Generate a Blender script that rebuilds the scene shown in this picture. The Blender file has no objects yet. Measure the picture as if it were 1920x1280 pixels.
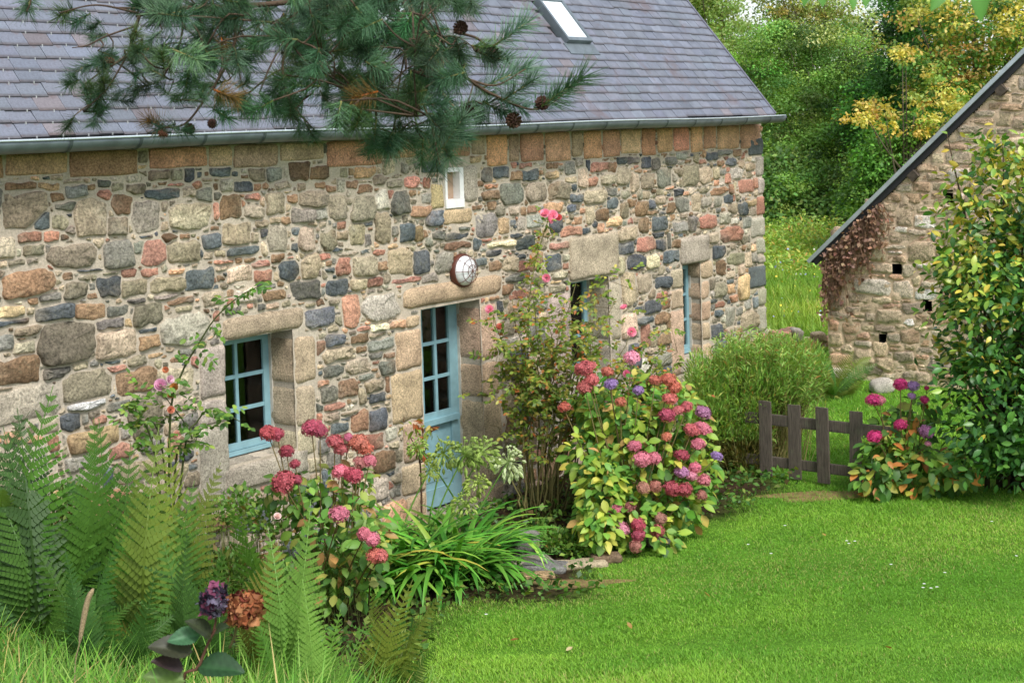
import bpy, math, random
import numpy as np
from mathutils import Matrix, Vector

rng = np.random.default_rng(11)
random.seed(11)
S = bpy.context.scene
COL = S.collection

# ------------------------------------------------------------------ camera
F, WPX = 2860.0, 1920.0
PIT, ROLL, CAMZ, SHIFT = math.atan(0.05), -math.radians(1.75), 3.75, -266 / 1920
cd = bpy.data.cameras.new('camera')
cam = bpy.data.objects.new('camera', cd)
COL.objects.link(cam)
S.camera = cam
cd.sensor_width = 36
cd.lens = F / WPX * 36
cd.shift_y = SHIFT
cd.clip_start, cd.clip_end = 0.05, 2000
cd.dof.use_dof = True
cd.dof.focus_distance = 8.0
cd.dof.aperture_fstop = 13
CR = Matrix.Rotation(math.pi / 2 - PIT, 4, 'X') @ Matrix.Rotation(ROLL, 4, 'Z')
cam.matrix_world = Matrix.Translation((0, 0, CAMZ)) @ CR

# ------------------------------------------------------------------ light
SUN_EL, SUN_AZ = math.radians(52), math.radians(148)      # azimuth measured clockwise from +Y
w = bpy.data.worlds.new('World')
S.world = w
w.use_nodes = True
nt = w.node_tree
sky = nt.nodes.new('ShaderNodeTexSky')
sky.sky_type = 'NISHITA'
sky.sun_disc = False
sky.sun_elevation = SUN_EL
sky.sun_rotation = SUN_AZ
sky.air_density, sky.dust_density, sky.ozone_density = 1.0, 1.2, 1.0
bg = nt.nodes['Background']
hs = nt.nodes.new('ShaderNodeHueSaturation')            # thin cloud: the blue is washed out
hs.inputs['Saturation'].default_value = 0.45
nt.links.new(sky.outputs[0], hs.inputs['Color'])
nt.links.new(hs.outputs[0], bg.inputs[0])
bg.inputs[1].default_value = 0.15
sl = bpy.data.lights.new('sun', 'SUN')
sl.energy, sl.angle, sl.color = 2.5, math.radians(20), (1, 0.975, 0.94)
sun = bpy.data.objects.new('sun', sl)
COL.objects.link(sun)
sdir = Vector((math.sin(SUN_AZ) * math.cos(SUN_EL), math.cos(SUN_AZ) * math.cos(SUN_EL), math.sin(SUN_EL)))
sun.rotation_euler = sdir.to_track_quat('Z', 'Y').to_euler()
S.view_settings.view_transform = 'Standard'
S.view_settings.look = 'None'
S.view_settings.exposure = 0.62
S.view_settings.gamma = 1
S.render.engine = 'CYCLES'
S.cycles.max_bounces = 6
S.cycles.diffuse_bounces = 3
S.cycles.transparent_max_bounces = 6

# ------------------------------------------------------------------ helpers
M3 = np.array(CR.to_3x3())


def ray(x, y):
    return M3 @ np.array([(x - 960) / F, (640 - y) / F + SHIFT * WPX / F, -1.0])


def at(x, y, Y):                      # point on the sight line at world depth Y
    d = ray(x, y)
    return np.array([0, 0, CAMZ]) + d * (Y / d[1])


def ground(x, y, z=0.0):
    d = ray(x, y)
    return np.array([0, 0, CAMZ]) + d * ((z - CAMZ) / d[2])


def project(P):
    q = (np.asarray(P) - np.array([0, 0, CAMZ])) @ M3
    zz = -q[..., 2]
    return 960 + F * q[..., 0] / zz, 640 - (F * q[..., 1] / zz - SHIFT * WPX), zz


class Frame:                          # a local frame turned about z
    def __init__(s, O, ang):
        s.O, s.a = np.array(O, float), ang
        s.ex = np.array([math.cos(ang), math.sin(ang), 0])
        s.ey = np.array([-math.sin(ang), math.cos(ang), 0])

    def plane(s, x, y, ly=0.0):       # where the sight line meets local y = ly
        d = ray(x, y)
        c = np.array([0, 0, CAMZ]) - s.O
        t = (ly - c @ s.ey) / (d @ s.ey)
        p = c + d * t
        return np.array([p @ s.ex, ly, p[2]])

    def world(s, P):
        P = np.asarray(P, float)
        return s.O + P[..., :1] * s.ex + P[..., 1:2] * s.ey + P[..., 2:3] * np.array([0, 0, 1.])


HOUSE = Frame((0, 15.42, 0), math.radians(53))
H = HOUSE.plane


def lin(r, g, b):
    f = lambda c: (c / 255 / 12.92) if c / 255 <= 0.04045 else ((c / 255 + 0.055) / 1.055) ** 2.4
    return np.array([f(r), f(g), f(b)])


def mk(name, V, Fc, col=None, smooth=False):
    me = bpy.data.meshes.new(name)
    V = np.asarray(V, np.float32)
    if isinstance(Fc, np.ndarray):
        n, k = Fc.shape
        me.vertices.add(len(V))
        me.vertices.foreach_set('co', V.ravel())
        me.loops.add(n * k)
        me.loops.foreach_set('vertex_index', Fc.astype(np.int32).ravel())
        me.polygons.add(n)
        me.polygons.foreach_set('loop_start', np.arange(0, n * k, k, dtype=np.int32))
        me.update(calc_edges=True)
        npoly = n
    else:
        me.from_pydata(V.tolist(), [], [list(map(int, f)) for f in Fc])
        npoly = len(Fc)
    if smooth:
        me.polygons.foreach_set('use_smooth', np.ones(npoly, bool))
    a = me.color_attributes.new('col', 'FLOAT_COLOR', 'POINT')
    c = np.ones((len(V), 4), np.float32)
    if col is not None:
        c[:, :3] = col
    a.data.foreach_set('color', c.ravel())
    me.update()
    return me


def obj(name, me, mat=None, parent=None, loc=None, color=None, kind=None):
    o = bpy.data.objects.new(name, me)
    COL.objects.link(o)
    if mat and len(me.materials) == 0:
        me.materials.append(mat)
    if parent:
        o.parent = parent
    if loc is not None:
        o.location = tuple(loc)
    if color is not None:
        o.color = (*[float(v) for v in color], 1)
    if kind:
        o['kind'] = kind
    return o


def thing(name, label, cat, loc=(0, 0, 0), rotz=0.0, group=None):
    o = bpy.data.objects.new(name, None)
    COL.objects.link(o)
    o.location = tuple(float(v) for v in loc)
    o.rotation_euler = (0, 0, rotz)
    o['label'], o['category'] = label, cat
    if group:
        o['group'] = group
    return o


def tag(o, label, cat, group=None):
    o['label'], o['category'] = label, cat
    if group:
        o['group'] = group
    return o


class MB:                             # collects shapes into one mesh
    def __init__(s):
        s.v, s.f, s.c, s.n = [], [], [], 0

    def add(s, V, Fc, c=(1, 1, 1)):
        V = np.asarray(V, float)
        s.v.append(V)
        s.f += [[int(i) + s.n for i in f] for f in Fc]
        c = np.asarray(c, float)
        s.c.append(np.tile(c, (len(V), 1)) if c.ndim == 1 else c)
        s.n += len(V)
        return s

    def box(s, x0, x1, y0, y1, z0, z1, c=(1, 1, 1)):
        V = [(x0, y0, z0), (x1, y0, z0), (x1, y1, z0), (x0, y1, z0), (x0, y0, z1), (x1, y0, z1), (x1, y1, z1), (x0, y1, z1)]
        return s.add(V, [(0, 3, 2, 1), (4, 5, 6, 7), (0, 1, 5, 4), (1, 2, 6, 5), (2, 3, 7, 6), (3, 0, 4, 7)], c)

    def tube(s, P, R, n=6, c=(1, 1, 1)):
        V, Fc = tube(P, R, n)
        return s.add(V, Fc, c)

    def mesh(s, name, smooth=False):
        return mk(name, np.vstack(s.v), s.f, np.vstack(s.c), smooth)


def tube(P, R, n=6):
    P = np.asarray(P, float)
    R = np.broadcast_to(np.asarray(R, float), (len(P),))
    T = np.gradient(P, axis=0)
    T /= np.linalg.norm(T, axis=1)[:, None] + 1e-9
    V, up = [], np.array([0.31, 0.17, 0.93])
    for p, t, r in zip(P, T, R):
        a = np.cross(t, up)
        if np.linalg.norm(a) < 1e-3:
            a = np.cross(t, [1, 0, 0])
        a /= np.linalg.norm(a)
        b = np.cross(t, a)
        for k in range(n):
            th = 2 * math.pi * k / n
            V.append(p + r * (a * math.cos(th) + b * math.sin(th)))
    Fc = []
    for i in range(len(P) - 1):
        for k in range(n):
            k2 = (k + 1) % n
            Fc.append((i * n + k, i * n + k2, (i + 1) * n + k2, (i + 1) * n + k))
    Fc.append(tuple(range(n - 1, -1, -1)))
    Fc.append(tuple(range((len(P) - 1) * n, len(P) * n)))
    return np.array(V), Fc


def curve(pts, n):                    # Catmull-Rom through the points
    pts = np.asarray(pts, float)
    Q = np.vstack([2 * pts[0] - pts[1], pts, 2 * pts[-1] - pts[-2]])
    out = []
    m = len(pts) - 1
    for u in np.linspace(0, m - 1e-6, n):
        i = int(u)
        f = u - i
        a, b, c, d = Q[i], Q[i + 1], Q[i + 2], Q[i + 3]
        out.append(0.5 * (2 * b + (c - a) * f + (2 * a - 5 * b + 4 * c - d) * f * f + (3 * b - a - 3 * c + d) * f ** 3))
    return np.array(out)


def block(x0, x1, y0, y1, z0, z1, r=0.03, n=7, rough=0.006, seed=0, sq=1.0):
    """a dressed stone: rounded box with an uneven surface, local coordinates"""
    g = np.random.default_rng(seed)
    hx, hy, hz = (x1 - x0) / 2, (y1 - y0) / 2, (z1 - z0) / 2
    u = np.linspace(-1, 1, n)
    V, Fc, idx = [], [], {}

    def vid(p):
        k = tuple(np.round(p, 5))
        if k not in idx:
            idx[k] = len(V)
            V.append(p)
        return idx[k]
    for ax in range(3):
        for sg in (-1, 1):
            G = [[None] * n for _ in range(n)]
            for i in range(n):
                for j in range(n):
                    p = np.zeros(3)
                    p[ax], p[(ax + 1) % 3], p[(ax + 2) % 3] = sg, u[i], u[j]
                    G[i][j] = vid(p)
            for i in range(n - 1):
                for j in range(n - 1):
                    q = (G[i][j], G[i + 1][j], G[i + 1][j + 1], G[i][j + 1])
                    Fc.append(q if sg > 0 else q[::-1])
    V = np.array(V)
    V = np.sign(V) * np.abs(V) ** 0.75
    hh = np.array([hx, hy, hz])
    P = V * hh
    rr = min(r, hx * 0.9, hy * 0.9, hz * 0.9)
    core = np.clip(P, -(hh - rr), hh - rr)
    d = P - core
    L = np.linalg.norm(d, axis=1)[:, None] + 1e-9
    P = core + d / L * np.minimum(L, rr)
    k1, k2, k3 = g.uniform(4, 9, 3), g.uniform(9, 20, 3), g.uniform(0, 6, 3)
    nz = np.sin(P[:, 0] * k1[0] * 2 + k3[0]) * np.sin(P[:, 2] * k1[1] * 2 + k3[1]) + 0.6 * np.sin(P[:, 0] * k2[0] * 2 + P[:, 2] * k2[1] * 2 + k3[2]) + g.normal(0, 0.35, len(P))
    P = P + (P / (np.linalg.norm(P, axis=1)[:, None] + 1e-6)) * (nz * rough)[:, None]
    return P + np.array([(x0 + x1) / 2, (y0 + y1) / 2, (z0 + z1) / 2]), Fc


def frames(Y, Z):
    """rotation matrices (N,3,3) whose columns are x,y,z; y along Y, z near Z"""
    Y = Y / (np.linalg.norm(Y, axis=1)[:, None] + 1e-9)
    X = np.cross(Y, Z)
    X /= np.linalg.norm(X, axis=1)[:, None] + 1e-9
    Zn = np.cross(X, Y)
    return np.stack([X, Y, Zn], axis=2)


def merge(V, Fc, shade, P, R, sc, cols):
    V, Fc = np.asarray(V, float), np.asarray(Fc)
    N, k = len(P), len(V)
    W = np.einsum('nij,nkj->nki', R, V[None] * np.asarray(sc, float).reshape(N, 1, -1)) + P[:, None, :]
    FF = (Fc[None] + (np.arange(N) * k)[:, None, None]).reshape(-1, Fc.shape[1])
    C = cols[:, None, :] * np.asarray(shade)[None, :, None]
    return W.reshape(-1, 3), FF, C.reshape(-1, 3)


def merged(name, protos, mat, P, R, sc, cols, parent=None, base=None, kind='stuff', smooth=False):
    Vs, Fs, Cs, n = [], [], [], 0
    pick = np.arange(len(P)) % len(protos)
    for q, (V, Fc, sh) in enumerate(protos):
        m = pick == q
        if not m.any():
            continue
        a, b, c = merge(V, Fc, sh, P[m], R[m], np.asarray(sc)[m], cols[m])
        Vs.append(a); Fs.append(b + n); Cs.append(c)
        n += len(a)
    V = np.vstack(Vs)
    if base is not None:
        V = V - np.asarray(base)
    return obj(name, mk(name, V, np.vstack(Fs), np.vstack(Cs), smooth), mat, parent, kind=kind)


def pieces(root, name, rest, protos, mat, P, R, sc, cols, limit=300, base=(0, 0, 0), smooth=False, bias=None):
    """the pieces that show largest become parts of root, the others one mass"""
    x, y, z = project(P)
    s = np.asarray(sc, float)
    s = (s.max(1) if s.ndim > 1 else s) / np.maximum(z, 0.3)
    s = s * np.where((x > -10) & (x < 1930) & (y > -10) & (y < 1290), 1, 0.05)
    if bias is not None:
        s = s * bias
    order = np.argsort(-s)
    near = order[:limit]
    mes = [mk(name, V, Fc, np.repeat(np.asarray(sh)[:, None], 3, 1), smooth) for V, Fc, sh in protos]
    for q in near:
        o = obj(name, mes[int(q) % len(protos)], mat, root, color=cols[q])
        M = np.eye(4)
        M[:3, :3] = R[q] * sc[q]
        M[:3, 3] = P[q] - np.asarray(base)
        o.matrix_basis = Matrix(M.tolist())
    far = order[limit:]
    if len(far):
        merged(rest, protos, mat, P[far], R[far], np.asarray(sc)[far], cols[far], root, base, 'stuff', smooth)


def unit(n):
    v = rng.normal(size=(n, 3))
    return v / np.linalg.norm(v, axis=1)[:, None]


def vary(base, n, s=0.12, h=0.06):
    c = np.tile(np.asarray(base, float), (n, 1))
    return np.clip(c * rng.lognormal(0, s, (n, 1)) * rng.lognormal(0, h, (n, 3)), 0.002, 0.95)


def choose(pal, n, wts=None, s=0.12, h=0.06):
    pal = np.asarray(pal, float)
    p = None if wts is None else np.asarray(wts, float) / np.sum(wts)
    c = pal[rng.choice(len(pal), n, p=p)]
    return np.clip(c * rng.lognormal(0, s, (n, 1)) * rng.lognormal(0, h, (n, 3)), 0.002, 0.95)


def leaf(wd=0.5, fold=0.25, curl=0.2, rows=(0, .25, .55, .8, 1), hw=(.04, .8, 1, .62, 0.02)):
    V, sh, Fc = [], [], []
    for y, h in zip(rows, hw):
        z = -curl * y * y
        for sx in (-1, 0, 1):
            V.append((sx * h * wd / 2, y, z + abs(sx) * h * wd * 0.5 * fold))
            sh.append(1.12 if sx == 0 else 0.95)
    for i in range(len(rows) - 1):
        for k in (0, 1):
            Fc.append((i * 3 + k, i * 3 + k + 1, i * 3 + k + 4, i * 3 + k + 3))
    return np.array(V), np.array(Fc), np.array(sh)


def small_leaf(wd=0.6, fold=0.3):
    V = np.array([(0, 0, 0), (-wd / 2, .5, fold * .2), (0, 1, -.1), (wd / 2, .5, fold * .2)])
    return V, np.array([(0, 3, 2, 1)]), np.array([1, .92, 1.05, 1.0])


# ------------------------------------------------------------------ materials
def nodes_of(name):
    m = bpy.data.materials.new(name)
    m.use_nodes = True
    return m, m.node_tree.nodes, m.node_tree.links, m.node_tree.nodes['Principled BSDF']


def tint(N, L):
    a = N.new('ShaderNodeAttribute'); a.attribute_name = 'col'
    i = N.new('ShaderNodeObjectInfo')
    x = N.new('ShaderNodeMix'); x.data_type = 'RGBA'; x.blend_type = 'MULTIPLY'; x.inputs[0].default_value = 1
    L.new(a.outputs['Color'], x.inputs[6]); L.new(i.outputs['Color'], x.inputs[7])
    return x.outputs[2]


def noise(N, L, scale, detail=3, rough=0.6, coord='Object', dist=0.0):
    tc = N.new('ShaderNodeTexCoord')
    n = N.new('ShaderNodeTexNoise')
    n.inputs['Scale'].default_value = scale
    n.inputs['Detail'].default_value = detail
    n.inputs['Roughness'].default_value = rough
    n.inputs['Distortion'].default_value = dist
    L.new(tc.outputs[coord], n.inputs['Vector'])
    return n.outputs['Fac']


def ramp(N, L, src, stops):
    r = N.new('ShaderNodeValToRGB')
    e = r.color_ramp.elements
    while len(e) < len(stops):
        e.new(0.5)
    for k, (p, c) in enumerate(stops):
        e[k].position = p
        e[k].color = (c, c, c, 1) if np.isscalar(c) else (*c, 1)
    L.new(src, r.inputs[0])
    return r.outputs[0]


def mul(N, L, a, b, fac=1.0, mode='MULTIPLY'):
    x = N.new('ShaderNodeMix'); x.data_type = 'RGBA'; x.blend_type = mode
    if np.isscalar(fac):
        x.inputs[0].default_value = fac
    else:
        L.new(fac, x.inputs[0])
    for s, i in ((a, 6), (b, 7)):
        if isinstance(s, (tuple, list, np.ndarray)):
            x.inputs[i].default_value = (*s, 1)
        else:
            L.new(s, x.inputs[i])
    return x.outputs[2]


def bump(N, L, src, b, strength=0.5, dist=0.01):
    n = N.new('ShaderNodeBump')
    n.inputs['Strength'].default_value = strength
    n.inputs['Distance'].default_value = dist
    L.new(src, n.inputs['Height'])
    L.new(n.outputs[0], b.inputs['Normal'])


def foliage(name, rough=0.5, trans=0.3, spec=0.4, tcol=(1.25, 1.2, 0.55)):
    m, N, L, b = nodes_of(name)
    c = tint(N, L)
    L.new(c, b.inputs['Base Color'])
    b.inputs['Roughness'].default_value = rough
    b.inputs['Specular IOR Level'].default_value = spec
    t = N.new('ShaderNodeBsdfTranslucent')
    L.new(mul(N, L, c, tcol), t.inputs['Color'])
    mx = N.new('ShaderNodeMixShader'); mx.inputs[0].default_value = trans
    L.new(b.outputs[0], mx.inputs[1]); L.new(t.outputs[0], mx.inputs[2])
    L.new(mx.outputs[0], N['Material Output'].inputs[0])
    return m


def stone_mat(name, grain=48, patch=7, relief=0.012, lich=0.35, speck=True):
    m, N, L, b = nodes_of(name)
    c = tint(N, L)
    n1 = noise(N, L, patch, 5, 0.65, dist=0.4)
    c = mul(N, L, c, ramp(N, L, n1, [(0.25, 0.5), (0.5, 1.0), (0.75, 1.35)]))
    n2 = noise(N, L, grain, 3, 0.7)
    c = mul(N, L, c, ramp(N, L, n2, [(0.32, 0.42), (0.5, 1.0), (0.68, 1.5)]), 0.9 if speck else 0.4)
    c = mul(N, L, c, ramp(N, L, noise(N, L, 17, 8, 0.8, dist=2.0), [(0.33, 0.35), (0.44, 1.0), (0.6, 1.0), (0.75, 1.2)]), 0.75)
    n3 = noise(N, L, patch * 2.3, 4, 0.7, dist=1.2)
    c = mul(N, L, c, tuple(lin(150, 146, 118)), mul(N, L, ramp(N, L, n3, [(0.55, 0.0), (0.72, 1.0)]), (lich,) * 3), 'MIX')
    L.new(c, b.inputs['Base Color'])
    b.inputs['Roughness'].default_value = 0.9
    b.inputs['Specular IOR Level'].default_value = 0.2
    n4 = noise(N, L, 20, 8, 0.8)
    bump(N, L, n4, b, 1.0, relief * 1.6)
    return m


def plain(name, rgb, rough=0.6, spec=0.4, metal=0, var=0.2, scale=12, bumpd=0.0, use_tint=False, bscale=40):
    m, N, L, b = nodes_of(name)
    n = noise(N, L, scale, 5, 0.6)
    c = mul(N, L, tint(N, L) if use_tint else tuple(rgb), ramp(N, L, n, [(0.3, 1 - var), (0.7, 1 + var)]))
    L.new(c, b.inputs['Base Color'])
    b.inputs['Roughness'].default_value = rough
    b.inputs['Specular IOR Level'].default_value = spec
    b.inputs['Metallic'].default_value = metal
    if bumpd:
        bump(N, L, noise(N, L, bscale, 5, 0.7), b, 0.8, bumpd)
    return m


M_STONE = stone_mat('rubble_stone')
M_GRAN = stone_mat('granite', grain=70, patch=4, relief=0.010, lich=0.15)
M_LEAF = foliage('leaf')
M_GLOSS = foliage('glossy_leaf', 0.36, 0.2, 0.38)
M_PETAL = foliage('petal', 0.6, 0.25, 0.25, (1.1, 1.0, 1.0))
M_GRASS = foliage('grass_blade', 0.55, 0.35, 0.3)
M_NEEDLE = foliage('pine_needle', 0.4, 0.1, 0.45)
M_TREE = foliage('tree_leaf', 0.5, 0.35, 0.3)
M_BARK = plain('bark', (1, 1, 1), 0.9, 0.2, var=0.35, scale=25, bumpd=0.01, use_tint=True)
M_STEM = plain('stem', (1, 1, 1), 0.7, 0.3, var=0.2, scale=30, use_tint=True)


def mortar_mat(name, rgb, stain):
    m, N, L, b = nodes_of(name)
    n = noise(N, L, 2.2, 5, 0.65)
    c = mul(N, L, tuple(rgb), ramp(N, L, n, [(0.3, 0.78), (0.7, 1.12)]))
    c = mul(N, L, c, tuple(stain), ramp(N, L, noise(N, L, 1.3, 4, 0.6), [(0.5, 0.0), (0.72, 0.55)]), 'MIX')
    c = mul(N, L, c, ramp(N, L, noise(N, L, 55, 4, 0.7), [(0.3, 0.72), (0.65, 1.1)]))
    L.new(c, b.inputs['Base Color'])
    b.inputs['Roughness'].default_value = 0.95
    b.inputs['Specular IOR Level'].default_value = 0.1
    bump(N, L, noise(N, L, 38, 6, 0.75), b, 1.0, 0.012)
    return m


M_MORTAR = mortar_mat('lime_mortar', lin(200, 186, 166), lin(182, 173, 161))
M_MORTAR2 = mortar_mat('barn_mortar', lin(228, 200, 170), lin(220, 198, 174))


def slate_mat():
    m, N, L, b = nodes_of('slate')
    c = tint(N, L)
    c = mul(N, L, c, ramp(N, L, noise(N, L, 9, 5, 0.7), [(0.3, 0.75), (0.7, 1.2)]))
    st = ramp(N, L, noise(N, L, 1.7, 6, 0.7, 'Generated' if False else 'Object', 0.6), [(0.55, 0.0), (0.68, 0.75)])
    c = mul(N, L, c, tuple(lin(98, 84, 84)), st, 'MIX')
    L.new(c, b.inputs['Base Color'])
    b.inputs['Roughness'].default_value = 0.42
    b.inputs['Specular IOR Level'].default_value = 0.55
    bump(N, L, noise(N, L, 30, 5, 0.7), b, 0.5, 0.004)
    return m


M_SLATE = slate_mat()
M_ZINC = plain('zinc', lin(112, 121, 126), 0.45, 0.5, 0.35, 0.3, 5)
M_BLUE = plain('blue_paint', lin(128, 164, 172), 0.5, 0.35, 0, 0.14, 9)
M_WHITE = plain('white_paint', (0.78, 0.77, 0.74), 0.5, 0.4, 0, 0.08, 15)
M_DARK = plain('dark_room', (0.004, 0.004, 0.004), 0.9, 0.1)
M_WOOD = plain('weathered_wood', lin(84, 74, 64), 0.85, 0.25, 0, 0.5, 18, 0.008)
def wood_mat():
    m, N, L, b = nodes_of('weathered_boards')
    tc = N.new('ShaderNodeTexCoord')
    mp = N.new('ShaderNodeMapping'); mp.inputs['Scale'].default_value = (1, 1, .07)
    L.new(tc.outputs['Object'], mp.inputs[0])
    n = N.new('ShaderNodeTexNoise'); n.inputs['Scale'].default_value = 90; n.inputs['Detail'].default_value = 6; n.inputs['Roughness'].default_value = .7
    L.new(mp.outputs[0], n.inputs['Vector'])
    c = mul(N, L, tuple(lin(92, 82, 72)), ramp(N, L, n.outputs['Fac'], [(.3, .35), (.5, 1.0), (.7, 1.5)]))
    c = mul(N, L, c, tuple(lin(104, 108, 84)), ramp(N, L, noise(N, L, 9, 5, .7), [(.55, 0.0), (.75, .6)]), 'MIX')
    L.new(c, b.inputs['Base Color'])
    b.inputs['Roughness'].default_value = .9
    bump(N, L, n.outputs['Fac'], b, .9, .008)
    return m


M_BOARD = wood_mat()
M_RUST = plain('brown_metal', lin(92, 52, 40), 0.5, 0.4, 0, 0.3, 18)
M_BLACK = plain('black_board', lin(42, 42, 44), 0.6, 0.4, 0, 0.2, 10)


def glass_mat():
    m, N, L, b = nodes_of('window_glass')
    g = N.new('ShaderNodeBsdfGlossy'); g.inputs['Roughness'].default_value = 0.03
    t = N.new('ShaderNodeBsdfTransparent'); t.inputs['Color'].default_value = (0.8, 0.85, 0.82, 1)
    f = N.new('ShaderNodeFresnel'); f.inputs[0].default_value = 1.5
    mx = N.new('ShaderNodeMixShader')
    L.new(f.outputs[0], mx.inputs[0]); L.new(t.outputs[0], mx.inputs[1]); L.new(g.outputs[0], mx.inputs[2])
    L.new(mx.outputs[0], N['Material Output'].inputs[0])
    return m


M_GLASS = glass_mat()

# ------------------------------------------------------------------ ground
def bank(x, y):
    d = y + 0.0
    h = np.interp(d, [-2, 3.2, 4.6, 6.2, 7.8, 9.3, 10.6], [2.3, 2.25, 1.75, 1.1, 0.6, 0.18, 0.0])
    left = np.clip((-0.9 - x) / 2.2, 0, 1)
    h = h + left * np.interp(d, [5, 7.5, 9.5, 12.5, 14], [0.15, 0.45, 0.5, 0.12, 0.0])
    far = np.interp(d, [24, 30, 50, 120], [0, 0.05, 0.25, 3.0])
    return h + far + 0.025 * np.sin(x * 0.9 + 1) * np.cos(d * 0.7) * np.clip((d - 9) / 3, 0, 1)


def build_ground():
    xs = np.concatenate([[-300, -120, -60, -30, -20], np.arange(-14, 14.1, 0.35), [20, 30, 60, 120, 300]])
    ys = np.concatenate([[-60, -20, -6, -2], np.arange(0, 30, 0.35), [32, 35, 40, 46, 55, 70, 120, 300, 600]])
    X, Y = np.meshgrid(xs, ys)
    Z = bank(X, Y)
    n, m = X.shape
    idx = np.arange(n * m).reshape(n, m)
    Fc = np.stack([idx[:-1, :-1], idx[:-1, 1:], idx[1:, 1:], idx[1:, :-1]], -1).reshape(-1, 4)
    V = np.stack([X, Y, Z], -1).reshape(-1, 3)
    x, y = V[:, 0], V[:, 1]
    loc = (V - HOUSE.O)
    lx, ly = loc @ HOUSE.ex, loc @ HOUSE.ey
    soil = lin(66, 52, 38)
    grass = lin(92, 138, 42)
    meadow = lin(140, 160, 60)
    wv = 0.3 * np.sin(lx * 2.1) + 0.2 * np.sin(lx * 4.7 + 1)
    bed = np.clip((ly + np.interp(lx, [.5, 1.6, 2.6], [2.3, 2.3, 1.0]) + wv) / 0.4, 0, 1) * np.clip((5.6 - lx) / 0.5, 0, 1) * np.clip((25 - y) / 2, 0, 1)
    bed = np.maximum(bed, np.clip((-0.55 - x) / 0.4, 0, 1) * np.clip((14 - y) / 2, 0, 1))
    c = grass[None] * (1 - bed[:, None]) + soil[None] * bed[:, None]
    f = np.clip((y - 22.5) / 3, 0, 1)[:, None]
    c = c * (1 - f) + meadow[None] * f
    m_, N, L, b = nodes_of('turf')
    k = mul(N, L, tint(N, L), ramp(N, L, noise(N, L, 3, 6, 0.7), [(0.3, 0.65), (0.7, 1.3)]))
    k = mul(N, L, k, ramp(N, L, noise(N, L, 45, 4, 0.7), [(0.3, 0.55), (0.7, 1.3)]))
    L.new(k, b.inputs['Base Color'])
    b.inputs['Roughness'].default_value = 0.95
    b.inputs['Specular IOR Level'].default_value = 0.1
    bump(N, L, noise(N, L, 30, 5, 0.7), b, 1, 0.03)
    obj('ground', mk('ground', V, Fc, c, True), m_, kind='structure')


build_ground()

# ------------------------------------------------------------------ rubble masonry
PAL = {k: lin(*v) for k, v in dict(
    T=(184, 162, 128), O=(152, 138, 108), G=(124, 122, 110), B=(82, 92, 104), R=(180, 118, 92), N=(146, 110, 74),
    Y=(184, 150, 100), P=(172, 162, 142), K=(66, 68, 72), W=(206, 202, 196), M=(138, 126, 102), Q=(208, 150, 104)).items()}
PAL['B'] = lin(86, 94, 98)
for _k in PAL:
    _l = PAL[_k] @ np.array([.3, .6, .1])
    PAL[_k] = PAL[_k] * 0.72 + _l * 0.28 * np.array([1.06, 1.0, 0.9])


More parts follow.
